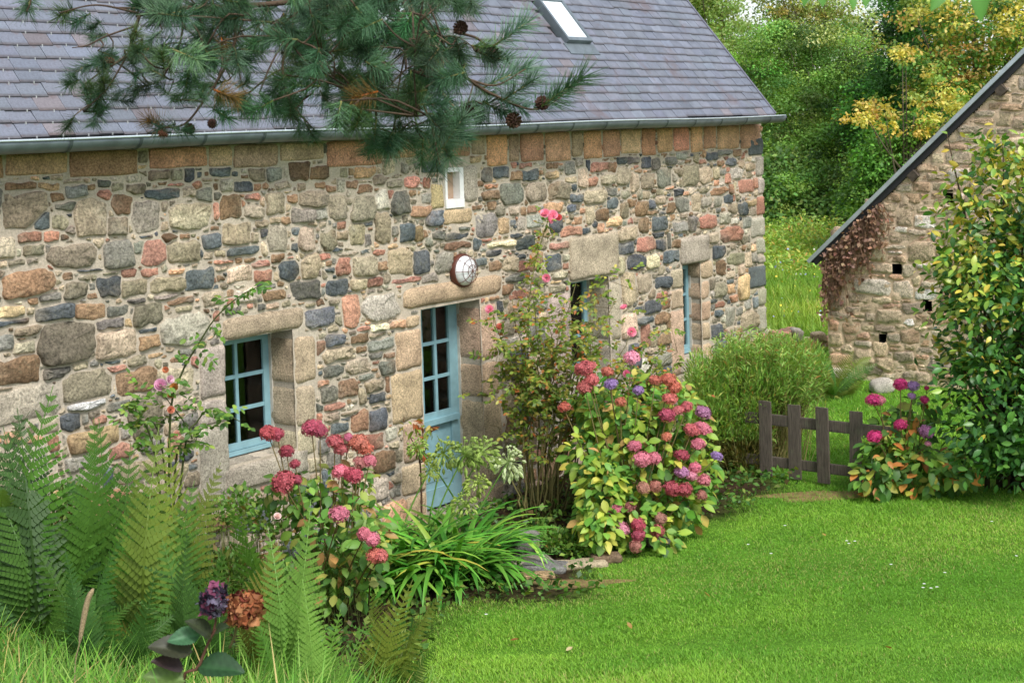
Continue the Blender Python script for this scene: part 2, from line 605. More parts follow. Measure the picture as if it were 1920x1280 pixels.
class Rubble:
    """stones drawn in a wall plane (u along the wall, v up), each a slightly raised faceted piece"""

    def __init__(s, u0, u1, v0, v1, seed):
        s.b, s.st, s.keep = (u0, u1, v0, v1), [], []
        s.g = np.random.default_rng(seed)

    def trace(s, fr, ox, oy, k, rows):
        for x0, y0, x1, y1, c in rows:
            x0, x1, y0, y1 = ox + x0 / k, ox + x1 / k, oy + y0 / k, oy + y1 / k
            c0 = fr.plane((x0 + x1) / 2, (y0 + y1) / 2)
            a = (fr.plane(x1, (y0 + y1) / 2)[0] - fr.plane(x0, (y0 + y1) / 2)[0]) / 2
            b = (fr.plane((x0 + x1) / 2, y0)[2] - fr.plane((x0 + x1) / 2, y1)[2]) / 2
            s.put(c0[0], c0[2], a * 1.06, b * 1.06, c, True)

    def put(s, u, v, a, b, c, traced=False):
        g = s.g
        s.st.append(dict(u=u, v=v, a=a, b=b, c=c, p=g.uniform(2.8, 6.0), th=g.normal(0, 0.09), tr=traced))

    def dist(s, U, V, S_):
        du, dv = U - S_['u'], V - S_['v']
        ct, sn = math.cos(S_['th']), math.sin(S_['th'])
        x, y = (du * ct + dv * sn) / S_['a'], (-du * sn + dv * ct) / S_['b']
        return (np.abs(x) ** S_['p'] + np.abs(y) ** S_['p']) ** (1 / S_['p'])

    def blocked(s, u, v, m=0.0):
        r = np.zeros(np.shape(u), bool)
        for a0, a1, b0, b1 in s.keep:
            r |= (u > a0 - m) & (u < a1 + m) & (v > b0 - m) & (v < b1 + m)
        u0, u1, v0, v1 = s.b
        return r | (u < u0) | (u > u1) | (v < v0) | (v > v1)

    def fill(s, sizes, pal, wts, asp=1.35, inside=None, wtop=None):
        g = s.g
        keys = list(pal)
        for size, tries in sizes:
            U = g.uniform(s.b[0], s.b[1], tries)
            V = g.uniform(s.b[2], s.b[3], tries)
            for u, v in zip(U, V):
                if inside is not None and not inside(u, v):
                    continue
                a = size * g.uniform(0.8, 1.3) * math.sqrt(asp * g.uniform(0.6, 1.4))
                b = size * size * g.uniform(0.8, 1.15) / a
                if s.blocked(np.array([u]), np.array([v]), 0.3 * size)[0]:
                    continue
                A = s._arr()
                if A is not None:
                    du, dv = np.abs(u - A[:, 0]), np.abs(v - A[:, 1])
                    q = ((du / (A[:, 2] + a * 0.97)) ** 3.2 + (dv / (A[:, 3] + b * 0.97)) ** 3.2)
                    if q.min() < 0.70:
                        continue
                s.put(u, v, a, b, keys[g.choice(len(keys), p=np.array(wts) / sum(wts))])
                s._push(u, v, a, b)

    def _arr(s):
        if not hasattr(s, 'A'):
            s.A = np.zeros((9000, 4)); s.nA = 0
            for q in s.st:
                s._push(q['u'], q['v'], q['a'], q['b'])
        return s.A[:s.nA] if s.nA else None

    def _push(s, *r):
        if not hasattr(s, 'A'):
            return
        s.A[s.nA] = r
        s.nA += 1

    def shapes(s, gap=0.008, rise=(0.010, 0.036)):
        """hewn polygons: each stone starts as a rough block and is cut back half way to every neighbour"""
        g = s.g
        allu = np.array([q['u'] for q in s.st]); allv = np.array([q['v'] for q in s.st])
        A_, B_ = np.array([q['a'] for q in s.st]), np.array([q['b'] for q in s.st])
        big = np.maximum(A_, B_)

        def clip(P, n, d):                # keep n.x <= d
            out = []
            for i in range(len(P)):
                p, q = P[i], P[(i + 1) % len(P)]
                sp, sq = p @ n - d, q @ n - d
                if sp <= 0:
                    out.append(p)
                if (sp < 0) != (sq < 0) and abs(sp - sq) > 1e-12:
                    out.append(p + (q - p) * (sp / (sp - sq)))
            return out
        res = []
        for i, q in enumerate(s.st):
            a, b, c = q['a'], q['b'], np.array([q['u'], q['v']])
            k = 1.10 if q['tr'] else 1.45
            j = lambda: g.uniform(.80, 1.06)
            P = []
            for sx, sy in ((-1, -1), (1, -1), (1, 1), (-1, 1)):
                if g.random() < .34:      # a broken corner
                    f1, f2 = g.uniform(.25, .6), g.uniform(.25, .6)
                    p1, p2 = np.array([sx * a * k * (1 - f1), sy * b * k]), np.array([sx * a * k, sy * b * k * (1 - f2)])
                    P += [p1, p2] if sx * sy < 0 else [p2, p1]
                else:
                    P.append(np.array([sx * a * k * j(), sy * b * k * j()]))
            ct, sn = math.cos(q['th']), math.sin(q['th'])
            P = [c + np.array([p[0] * ct - p[1] * sn, p[0] * sn + p[1] * ct]) for p in P]
            if sum(np.cross(P[m - 1] - c, P[m] - c) for m in range(len(P))) < 0:
                P = P[::-1]
            near = np.nonzero((np.abs(allu - c[0]) < (big + big[i]) * 1.9) & (np.abs(allv - c[1]) < (big + big[i]) * 1.9))[0]
            for m in near:
                if m == i:
                    continue
                d = np.array([allu[m], allv[m]]) - c
                ex, ey = d[0] / (a + A_[m]), d[1] / (b + B_[m])
                n = np.array([np.sign(ex) * abs(ex) ** 2.2 / (a + A_[m]), np.sign(ey) * abs(ey) ** 2.2 / (b + B_[m])])
                n /= np.linalg.norm(n) + 1e-9
                mi = ((abs(d[0]) / a) ** 3 + (abs(d[1]) / b) ** 3) ** (1 / 3)
                mj = ((abs(d[0]) / A_[m]) ** 3 + (abs(d[1]) / B_[m]) ** 3) ** (1 / 3)
                t = mj / (mi + mj)
                P = clip(P, n, n @ (c + d * t) - gap * g.uniform(.7, 1.5))
                if len(P) < 3:
                    break
            if len(P) < 3:
                continue
            for x0, x1, y0, y1 in s.keep:
                if x0 - a * 2 < c[0] < x1 + a * 2 and y0 - b * 2 < c[1] < y1 + b * 2:
                    sep = [(x0 - c[0], np.array([1., 0]), x0), (c[0] - x1, np.array([-1., 0]), -x1), (y0 - c[1], np.array([0, 1.]), y0), (c[1] - y1, np.array([0, -1.]), -y1)]
                    _s, n, d = max(sep, key=lambda z: z[0])
                    P = clip(P, n, d - gap * .4)
                    if len(P) < 3:
                        break
            u0, u1, v0, v1 = s.b
            for n, d in ((np.array([1., 0]), u1), (np.array([-1., 0]), -u0), (np.array([0, 1.]), v1), (np.array([0, -1.]), -v0)):
                if len(P) >= 3:
                    P = clip(P, n, d)
            if len(P) < 3:
                continue
            P = np.array(P)
            E = np.roll(P, -1, 0) - P
            P = P[np.linalg.norm(E, axis=1) > .004]
            if len(P) < 3:
                continue
            area = .5 * abs(np.sum(P[:, 0] * np.roll(P[:, 1], -1) - P[:, 1] * np.roll(P[:, 0], -1)))
            if area < 2.5e-4:
                continue
            m_ = P.mean(0)
            size = math.sqrt(area)
            Q = []                         # nick the corners and roughen the long sides
            for m in range(len(P)):
                p, pn, pp = P[m], P[(m + 1) % len(P)], P[m - 1]
                f = g.uniform(.05, .16)
                if np.linalg.norm(p - pp) > .03:
                    Q.append(p + (pp - p) * f)
                Q.append(p + (m_ - p) * g.uniform(.01, .05)) if size < .06 or np.linalg.norm(p - pp) <= .03 else None
                Q.append(p + (pn - p) * g.uniform(.05, .16))
                L = np.linalg.norm(pn - p)
                if L > .07:
                    n = np.array([pn[1] - p[1], p[0] - pn[0]]) / L
                    for f in ((.5,) if L < .16 else (.35, .68)):
                        f += g.uniform(-.1, .1)
                        Q.append(p + (pn - p) * f - n * abs(g.normal(0, .004 + .018 * L)))
            Q = np.array(Q)
            K = len(Q)
            X, Y = Q[:, 0], Q[:, 1]
            mx, my = m_
            hgt = g.uniform(*rise) * min(1, .45 + size * 4)
            tx, ty = g.normal(0, .10, 2)
            face = lambda x, y: np.clip((x - mx) * tx + (y - my) * ty, -hgt * .55, hgt * .8)
            rings = []
            for ins, d, nz in ((-.004, .012, 0), (.002, -hgt * .55, .1), (.008, -hgt * .95, .12)):
                f = 1 - np.clip(ins / (size * .5), -.2, .35)
                x_, y_ = mx + (X - mx) * f, my + (Y - my) * f
                rings.append(np.stack([x_, d + g.normal(0, nz * hgt, K) - (face(x_, y_) if d < 0 else 0), y_], 1))
            f = .5
            x_, y_ = mx + (X - mx) * f, my + (Y - my) * f
            rings.append(np.stack([x_, -hgt * g.uniform(.9, 1.25, K) - face(x_, y_) + g.normal(0, .0022, K), y_], 1))
            V3 = np.vstack(rings + [np.array([[mx, -hgt * g.uniform(.9, 1.3), my]])])
            Fc = []
            for r_ in range(3):
                for m in range(K):
                    m2 = (m + 1) % K
                    Fc.append((r_ * K + m, r_ * K + m2, (r_ + 1) * K + m2))
                    Fc.append((r_ * K + m, (r_ + 1) * K + m2, (r_ + 1) * K + m))
            for m in range(K):
                Fc.append((3 * K + m, 3 * K + (m + 1) % K, 4 * K))
            base = PAL[q['c']] * 1.14 * g.lognormal(0, 0.23) * g.lognormal(0, 0.03, 3)
            gd = g.normal(0, 1, 2); gd /= np.linalg.norm(gd)
            s2 = ((V3[:, 0] - mx) * gd[0] + (V3[:, 2] - my) * gd[1]) / (size * .7)
            other = PAL[g.choice(list('TONGPM'))]
            tw = np.clip(s2 * 0.6 + g.normal(0, 0.15, len(V3)), 0, 0.6)[:, None] * g.uniform(0, 1)
            C = np.clip(base * (1 - tw) + other * tw, 0.01, 0.85)
            res.append((V3, np.array(Fc), C, area, (mx, my)))
        return res


def build_stones(R, fr, wall, limit, rest, wash=None, **kw):
    sh = R.shapes(**kw)
    if wash is not None:
        sh = [(V, Fc, C * .70 + wash * .40, a, m) for V, Fc, C, a, m in sh]
    P = fr.world(np.array([(m[0], 0, m[1]) for *_x, m in sh]))
    x, y, z = project(P)
    score = np.array([a for _v, _f, _c, a, _m in sh]) / z ** 2 * np.where((x > 0) & (x < 1920) & (y > 0) & (y < 1250), 1, 0.02)
    order = np.argsort(-score)
    for i in order[:limit]:
        V, Fc, C, *_ = sh[i]
        obj('stone', mk('stone', V, Fc, C), M_STONE, wall)
    if len(order) > limit:
        Vs, Fs, Cs, n = [], [], [], 0
        for i in order[limit:]:
            V, Fc, C, *_ = sh[i]
            Vs.append(V); Fs.append(Fc + n); Cs.append(C); n += len(V)
        obj(rest, mk(rest, np.vstack(Vs), np.vstack(Fs), np.vstack(Cs)), M_STONE, wall, kind='stuff')


def mortar_sheet(u0, u1, v0, v1, step, holes, seed, amp=0.007, top=None):
    g = np.random.default_rng(seed)
    us = np.arange(u0, u1 + step / 2, step); vs = np.arange(v0, v1 + step / 2, step)
    U, V = np.meshgrid(us, vs)
    D = np.zeros_like(U)
    for _ in range(14):
        k = g.uniform(3, 34, 2); ph = g.uniform(0, 6, 2)
        D += np.sin(U * k[0] + ph[0] + 0.6 * np.sin(V * k[1] * 0.3)) * np.sin(V * k[1] + ph[1])
    D = D / 3.5 * amp + g.normal(0, amp * 0.25, U.shape)
    n, m = U.shape
    idx = np.arange(n * m).reshape(n, m)
    cu, cv = (us[:-1] + us[1:]) / 2, (vs[:-1] + vs[1:]) / 2
    CU, CV = np.meshgrid(cu, cv)
    ok = np.ones(CU.shape, bool)
    for a0, a1, b0, b1 in holes:
        ok &= ~((CU > a0) & (CU < a1) & (CV > b0) & (CV < b1))
    if top is not None:
        ok &= CV < top(CU)
    Q = np.stack([idx[:-1, :-1], idx[:-1, 1:], idx[1:, 1:], idx[1:, :-1]], -1)[ok]
    return np.stack([U, -D, V], -1).reshape(-1, 3), Q.reshape(-1, 4)


# ------------------------------------------------------------------ the cottage
cottage = thing('stone_cottage', 'long rubble stone cottage with grey slate roof and blue door', 'cottage', HOUSE.O, HOUSE.a)
U0, U1, VT = -7.0, 5.40, 3.655
OPEN = dict(W1=(-3.9254, -3.156, 1.03, 2.05), D=(-1.4918, -0.5793, -0.3, 2.04), W2=(0.972, 1.735, 0.98, 2.045),
            W3=(3.319, 3.7475, 0.90, 2.0), S=(-1.06, -0.79, H(857, 384)[2], H(857, 316)[2]))
SB, ST = OPEN['S'][2:]
V, Q = mortar_sheet(U0, U1, -0.4, VT, 0.03, list(OPEN.values()), 3, 0.0042)
wall = obj('wall', mk('wall', V, Q, None, True), M_MORTAR, cottage)
b = MB()
for a0, a1, b0, b1 in ((-9.5, 5.40, -0.4, 3.64),):      # the body of the house behind the face
    b.box(-9.5, -7.0, 0.0, 0.45, -0.4, 3.64)
    b.box(5.0, 5.395, 0.04, 5.6, -0.4, 3.6)
    b.box(-9.5, -9.1, 0.46, 5.6, -0.4, 3.6)
    b.box(-9.1, 5.0, 5.2, 5.6, -0.4, 3.6)
obj('side_wall', b.mesh('side_wall'), M_MORTAR, cottage)
g1 = MB()
g1.add([(5.2, 0.0, 3.602), (5.2, 5.6, 3.602), (5.2, 2.8, 6.95), (5.0, 0.0, 3.602), (5.0, 5.6, 3.602), (5.0, 2.8, 6.95)],
       [(0, 1, 2), (5, 4, 3), (0, 2, 5, 3), (1, 4, 5, 2), (0, 3, 4, 1)])
obj('gable_wall', g1.mesh('gable_wall'), M_MORTAR, cottage)
# dark rooms behind the openings
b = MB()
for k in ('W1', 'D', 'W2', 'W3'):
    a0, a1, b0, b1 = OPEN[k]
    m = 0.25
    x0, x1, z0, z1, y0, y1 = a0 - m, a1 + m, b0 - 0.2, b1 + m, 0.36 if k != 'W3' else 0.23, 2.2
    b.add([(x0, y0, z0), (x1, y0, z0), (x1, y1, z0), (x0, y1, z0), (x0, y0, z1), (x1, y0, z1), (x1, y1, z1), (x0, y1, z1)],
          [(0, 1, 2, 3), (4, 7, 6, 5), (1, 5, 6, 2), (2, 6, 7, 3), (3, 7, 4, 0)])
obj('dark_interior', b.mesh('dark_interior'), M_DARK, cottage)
def rbox(*q):                                            # mortar behind the dressed stones round each opening
    obj('reveal_mortar', MB().box(*q).mesh('reveal_mortar'), M_MORTAR, wall)


FYS = dict(W1=0.30, D=0.30, W2=0.30, W3=0.17)
for k in ('W1', 'D', 'W2', 'W3'):
    a0, a1, b0, b1 = OPEN[k]
    yb = FYS[k] + .05
    rbox(a0 - 0.25, a0 - 0.012, 0.022, yb, b0, b1 + 0.2)
    rbox(a1 + 0.012, a1 + 0.3, 0.022, yb, b0, b1 + 0.2)
    rbox(a0 - 0.010, a1 + 0.010, 0.022, yb, b1 + 0.014, b1 + 0.2)
    if k != 'D':
        rbox(a0 - 0.010, a1 + 0.010, 0.022, yb, b0 - 0.2, b0 - 0.012)

R = Rubble(U0 + 0.2, U1 - 0.01, -0.3, VT - 0.03, 5)
keep = R.keep


def dressed(name, x0, x1, z0, z1, col, y0=-0.02, y1=0.33, r=0.035, seed=0, rough=0.006, n=8):
    V, Fc = block(x0, x1, y0, y1, z0, z1, r, n, rough, seed)
    keep.append((x0 - 0.008, x1 + 0.008, z0 - 0.008, z1 + 0.008))
    c = vary(col, 1, 0.08, 0.03)[0]
    o = obj(name, mk(name, V, Fc, c, True), M_GRAN, wall)
    return o


def hp(x, y):
    p = H(x, y)
    return p[0], p[2]


GR, GO, GP = lin(182, 162, 138), lin(186, 162, 134), lin(178, 165, 150)


def jamb(k, side, edges, col, widths, seed):
    """stones of one side of an opening, from pixel heights along the outer edge"""
    a0, a1, b0, b1 = OPEN[k]
    for i in range(len(edges) - 1):
        zt, zb = edges[i], edges[i + 1]
        wd = widths[i % len(widths)]
        if side == 'l':
            dressed('jamb_stone', a0 - wd, a0, zb + 0.008, zt - 0.008, col, seed=seed + i)
        else:
            dressed('jamb_stone', a1, a1 + wd, zb + 0.008, zt - 0.008, col, seed=seed + i, r=0.05)


hz = lambda x, y: H(x, y)[2]
jamb('W1', 'r', [2.0, hz(570, 720), hz(570, 800), 0.95], GR, [0.27, 0.24, 0.24], 10)
jamb('W1', 'l', [hz(400, 647), hz(400, 747), hz(400, 797), 0.7], GP, [0.28, 0.31, 0.32], 20)
u, v = hp(411, 600)
dressed('lintel', hp(413, 615)[0], hp(569, 590)[0], 2.05, hz(530, 578), GR, y0=-0.03, r=0.07, seed=31, n=10)
dressed('sill_stone', -4.0, -3.05, 0.82, 1.02, GP, y0=-0.035, seed=32, r=0.03)
jamb('D', 'l', [hz(780, 588), hz(780, 614), hz(770, 693), hz(760, 792), hz(765, 870), hz(765, 930), -0.2], GO, [0.2, 0.36, 0.44, 0.30, 0.34, 0.30], 40)
jamb('D', 'r', [1.98, hz(920, 675), hz(920, 745), hz(920, 850), hz(920, 905), -0.2], GO, [0.26, 0.28, 0.3, 0.28, 0.3], 50)
dressed('lintel', hp(754, 560)[0], hp(940, 520)[0], 2.045, hz(850, 525), GO, y0=-0.04, r=0.08, seed=61, n=11)
jamb('W2', 'l', [1.95, hz(1045, 735), 0.5], GP, [0.44, 0.42], 70)
jamb('W2', 'r', [1.98, hz(1155, 640), hz(1155, 720), 0.5], GP, [0.22, 0.34, 0.26], 75)
dressed('lintel', hp(1067, 480)[0], hp(1157, 470)[0], 2.05, hz(1110, 440), lin(182, 167, 144), y0=-0.035, r=0.03, seed=81, n=10)
dressed('sill_stone', 0.9, 1.8, 0.78, 0.97, GP, y0=-0.03, seed=82)
jamb('W3', 'l', [1.98, hz(1272, 541), hz(1270, 580), 0.7], GR, [0.26, 0.28, 0.3], 90)
jamb('W3', 'r', [hz(1325, 487), hz(1325, 524), hz(1325, 562), hz(1325, 602), hz(1325, 640), 0.7], GO, [0.3, 0.2, 0.22, 0.2, 0.22], 95)
dressed('lintel', hp(1275, 470)[0], hp(1329, 465)[0], 2.0, hz(1300, 443), GP, y0=-0.035, r=0.04, seed=101, n=10)
dressed('sill_stone', 3.2, 3.85, 0.72, 0.89, GP, y0=-0.03, seed=102)
# the blind slit window: granite cheeks and a white painted surround
dressed('jamb_stone', -1.27, -1.085, SB - .02, ST - .13, lin(196, 176, 130), seed=110, y1=0.12)
dressed('jamb_stone', -0.775, -0.56, SB + .02, ST + .03, lin(172, 162, 140), seed=111, y1=0.12)
dressed('sill_stone', hp(831, 405)[0], hp(884, 403)[0], hz(857, 420), SB - .035, GO, seed=112, y1=0.12)
keep.append((-1.08, -0.77, SB - .04, ST + .03))
slit = obj('slit_window', MB().box(-1.06, -0.79, 0.075, 0.12, SB, ST, lin(176, 150, 128)).mesh('slit_window'),
           plain('render_panel', (1, 1, 1), 0.9, 0.1, var=0.2, scale=14, use_tint=True), cottage)
b = MB()
b.box(-1.065, -1.034, -0.012, 0.10, SB + .06, ST + .01).box(-0.845, -0.785, -0.012, 0.10, SB + .06, ST + .01).box(-1.07, -0.79, -0.02, 0.10, SB - .025, SB + .058)
b.box(-1.034, -0.845, -0.010, 0.10, ST - .03, ST + .012)
obj('white_surround', b.mesh('white_surround'), M_WHITE, slit)

# eaves course
EV = [(-60, 6, 'N'), (8, 126, 'Y'), (128, 258, 'N'), (277, 387, 'Q'), (389, 433, 'T'), (436, 520, 'T'), (523, 606, 'T'), (611, 715, 'R'), (717, 735, 'G'), (738, 779, 'Q'),
      (782, 836, 'T'), (838, 880, 'N'), (883, 909, 'O'), (911, 950, 'Q'), (953, 972, 'O'), (974, 1018, 'R'), (1021, 1068, 'Q'), (1071, 1091, 'O'), (1093, 1127, 'Q'), (1129, 1161, 'Q'),
      (1163, 1200, 'Y'), (1202, 1228, 'R'), (1231, 1260, 'Q'), (1262, 1291, 'R'), (1294, 1316, 'Q'), (1318, 1341, 'R'), (1344, 1385, 'Q'), (1387, 1424, 'R')]
for i, (xa, xb, c) in enumerate(EV):
    ym = 300 - 0.036 * (xa + xb) / 2
    ua, ub = hp(xa, ym)[0], hp(xb, ym)[0]
    lo = 3.47 - 0.03 * (i > 8) + 0.02 * math.sin(i * 2.3) - (0.05 if i in (7,) else 0)
    lo -= 0.09 * (i > 12)
    dressed('eaves_stone', ua + 0.008, ub - 0.008, lo, 3.64, (PAL[c] * .7 + lin(210, 156, 118) * .3 if c in 'RQ' else PAL[c]) * 1.15 * np.exp(rng.normal(0, .04, 3)) * .72 + lin(200, 152, 122) * .28, y0=-0.022, y1=0.1, r=0.02, seed=200 + i, n=6, rough=0.005)

# quoins of the right corner
for i, (ya, yb, wd) in enumerate(((258, 292, 0.38), (294, 332, 0.2), (334, 366, 0.16), (368, 405, 0.2), (407, 445, 0.36), (447, 478, 0.22), (480, 496, 0.2), (498, 540, 0.44), (542, 575, 0.2), (577, 625, 0.24), (627, 680, 0.3), (682, 760, 0.26))):
    za, zb = hz(1418, ya), hz(1418, yb)
    dressed('quoin', 5.41 - wd, 5.412, zb + 0.006, za - 0.006, [PAL['B'], PAL['P'], PAL['P'], PAL['R'], PAL['P'], PAL['P'], PAL['P'], PAL['B'] * 1.25, PAL['P'], PAL['P'], PAL['R'], PAL['P']][i], y0=-0.025, y1=0.3, r=0.03, seed=300 + i)

# prominent stones traced from the photograph
for _k in ('W1', 'D', 'W2', 'W3'):
    keep.append((OPEN[_k][0] - .02, OPEN[_k][1] + .02, OPEN[_k][2] - .02, OPEN[_k][3] + .02))
R.trace(HOUSE, 0, 240, 4.8, [
    (0, 570, 440, 900, 'O'), (310, 770, 450, 920, 'B'), (40, 490, 310, 570, 'N'), (350, 490, 530, 560, 'Y'), (590, 500, 790, 635, 'G'), (890, 475, 995, 535, 'G'), (880, 560, 1000, 650, 'R'), (500, 660, 700, 740, 'G'),
    (460, 590, 580, 670, 'N'), (460, 785, 610, 920, 'O'), (660, 620, 970, 990, 'T'), (1000, 590, 1200, 780, 'N'), (970, 800, 1150, 975, 'M'), (1140, 510, 1300, 600, 'O'), (1300, 540, 1610, 650, 'B'), (1170, 640, 1430, 940, 'P'),
    (1520, 660, 1890, 920, 'T'), (1770, 540, 1920, 660, 'G'), (1640, 540, 1750, 640, 'T'), (-60, 990, 140, 1180, 'T'), (180, 930, 380, 1040, 'R'), (390, 920, 540, 1020, 'R'), (210, 1040, 410, 1160, 'M'), (440, 1030, 870, 1260, 'M'),
    (910, 1010, 1230, 1260, 'G'), (1260, 1010, 1490, 1240, 'R'), (1510, 990, 1800, 1220, 'O'), (1180, 1020, 1300, 1120, 'G'), (1820, 950, 1970, 1090, 'B'), (1620, 950, 1700, 1010, 'N'), (70, 1185, 230, 1245, 'O'), (1260, 955, 1380, 1000, 'B'),
    (1450, 840, 1520, 920, 'T'), (780, 500, 850, 560, 'N'), (1510, 490, 1650, 530, 'R'), (1000, 500, 1110, 580, 'T'), (590, 770, 650, 800, 'B')])
R.trace(HOUSE, 400, 240, 4.8, [
    (60, 460, 175, 580, 'P'), (180, 465, 345, 580, 'B'), (360, 500, 420, 565, 'N'), (0, 500, 50, 570, 'N'), (50, 600, 250, 830, 'N'), (285, 590, 425, 655, 'R'), (280, 690, 435, 810, 'T'), (0, 660, 50, 830, 'R'), (470, 570, 640, 790, 'O'),
    (670, 600, 760, 680, 'N'), (770, 570, 1010, 730, 'O'), (1025, 610, 1190, 830, 'O'), (700, 700, 900, 860, 'G'), (1240, 610, 1450, 840, 'O'), (1460, 560, 1590, 740, 'P'), (1590, 570, 1770, 790, 'G'), (1190, 470, 1300, 550, 'N'),
    (1110, 450, 1190, 580, 'P'), (1020, 510, 1105, 580, 'N'), (910, 480, 990, 550, 'N'), (760, 500, 830, 570, 'O'), (1560, 470, 1700, 540, 'M'), (1720, 440, 1840, 535, 'R'), (1880, 450, 1950, 540, 'R'), (1780, 700, 1960, 800, 'N'),
    (1440, 760, 1600, 1040, 'O'), (1670, 850, 1790, 1040, 'B'), (1795, 890, 1890, 1030, 'Y'), (1220, 860, 1360, 1070, 'O'), (960, 920, 1100, 1100, 'O'), (770, 880, 910, 1100, 'T'), (480, 870, 660, 1130, 'P'), (80, 830, 360, 1050, 'T'),
    (380, 830, 490, 900, 'O'), (430, 910, 490, 980, 'B'), (705, 890, 770, 960, 'B'), (610, 790, 690, 870, 'N'), (130, 1060, 410, 1150, 'B'), (0, 1090, 110, 1150, 'O'), (330, 930, 400, 1050, 'T'), (1110, 920, 1210, 1020, 'T'),
    (1350, 835, 1440, 885, 'B'), (1320, 1090, 1420, 1140, 'B'), (1440, 1090, 1550, 1150, 'R'), (1120, 1110, 1310, 1150, 'O'), (1560, 1080, 1780, 1330, 'T'), (1800, 1090, 1950, 1310, 'B'), (790, 1140, 950, 1360, 'T'), (1270, 1150, 1470, 1330, 'O'),
    (950, 1120, 1050, 1190, 'R'), (0, 1190, 180, 1230, 'R'), (280, 1170, 380, 1210, 'N'), (1870, 590, 1960, 690, 'P'), (1760, 560, 1830, 610, 'N'), (1560, 560, 1620, 640, 'R')])
R.trace(HOUSE, 0, 500, 4.8, [
    (10, 20, 500, 260, 'N'), (570, 140, 770, 290, 'O'), (870, 75, 1085, 285, 'B'), (1090, 120, 1325, 270, 'O'), (1345, 95, 1650, 240, 'T'), (1660, 0, 1920, 220, 'B'), (1100, 15, 1220, 100, 'R'), (1285, 10, 1420, 90, 'R'), (700, 60, 815, 125, 'O'),
    (550, 45, 645, 125, 'N'), (700, 5, 960, 50, 'B'), (800, 140, 860, 215, 'G'), (780, 230, 880, 285, 'N'), (-40, 350, 230, 455, 'Y'), (-40, 470, 270, 540, 'B'), (330, 340, 650, 490, 'B'), (680, 325, 960, 480, 'N'), (960, 340, 1165, 440, 'G'),
    (1190, 335, 1480, 530, 'O'), (1520, 260, 1740, 350, 'N'), (1380, 240, 1600, 300, 'P'), (350, 240, 540, 310, 'G'), (1160, 275, 1310, 335, 'G'), (1830, 220, 2000, 360, 'T'), (330, 490, 850, 880, 'M'), (870, 470, 1110, 570, 'G'),
    (860, 570, 1220, 840, 'T'), (1250, 610, 1440, 750, 'N'), (1250, 550, 1410, 605, 'B'), (1450, 420, 1900, 700, 'P'), (130, 660, 320, 790, 'O'), (-50, 620, 120, 760, 'G'), (-100, 800, 370, 1070, 'N'), (390, 900, 630, 1010, 'G'),
    (660, 850, 800, 930, 'T'), (940, 835, 1075, 880, 'B'), (1140, 800, 1320, 890, 'O'), (1320, 770, 1460, 815, 'Y'), (560, 920, 1010, 1230, 'O'), (1040, 930, 1400, 1150, 'N'), (950, 890, 1130, 945, 'R'), (1620, 720, 1790, 790, 'G'),
    (1530, 810, 1650, 870, 'N'), (-100, 1080, 560, 1400, 'P'), (620, 1190, 950, 1290, 'W'), (960, 1200, 1180, 1290, 'G'), (1420, 900, 1760, 1180, 'T')])
R.trace(HOUSE, 400, 500, 4.8, [
    (120, 0, 345, 150, 'T'), (370, 10, 540, 145, 'R'), (590, -70, 770, 130, 'B'), (1105, -70, 1230, 85, 'R'), (1010, 0, 1085, 50, 'B'), (190, 190, 400, 310, 'P'), (450, 200, 650, 310, 'N'), (690, 120, 960, 310, 'G'), (1000, 120, 1210, 270, 'B'),
    (1230, 110, 1380, 220, 'T'), (1390, 105, 1510, 195, 'R'), (1590, 95, 1870, 150, 'R'), (1155, 240, 1320, 540, 'R'), (1350, 230, 1660, 490, 'P'), (835, 370, 1090, 550, 'B'), (1040, 280, 1140, 340, 'T'), (930, 290, 1000, 360, 'N'),
    (830, 320, 910, 360, 'O'), (1580, 480, 1740, 560, 'Q'), (1420, 500, 1550, 580, 'T'), (1280, 530, 1400, 580, 'R'), (1240, 600, 1400, 690, 'N'), (1000, 610, 1170, 720, 'B'), (1400, 590, 1540, 630, 'O'), (1390, 640, 1640, 750, 'G'),
    (990, 720, 1250, 850, 'T'), (1190, 820, 1410, 960, 'T'), (980, 890, 1180, 990, 'G'), (1490, 840, 1630, 970, 'G'), (1280, 720, 1380, 780, 'N'), (1430, 840, 1490, 880, 'R'), (1120, 1000, 1290, 1190, 'N'), (960, 1080, 1110, 1220, 'G'),
    (930, 1020, 1030, 1080, 'R'), (1360, 1010, 1540, 1130, 'T'), (1400, 1130, 1550, 1230, 'B'), (1000, 1220, 1170, 1290, 'R'), (1310, 960, 1450, 1020, 'G'), (850, 580, 940, 620, 'B')])
R.trace(HOUSE, 600, 700, 4.8, [
    (445, 300, 610, 520, 'B'), (280, 300, 430, 530, 'N'), (90, 430, 250, 540, 'B'), (40, 350, 170, 440, 'O'), (180, 380, 270, 430, 'B'), (390, 530, 590, 690, 'R'), (460, 700, 680, 890, 'N'), (180, 340, 380, 375, 'T'), (390, 930, 620, 1150, 'P'), (50, 700, 200, 860, 'G')])
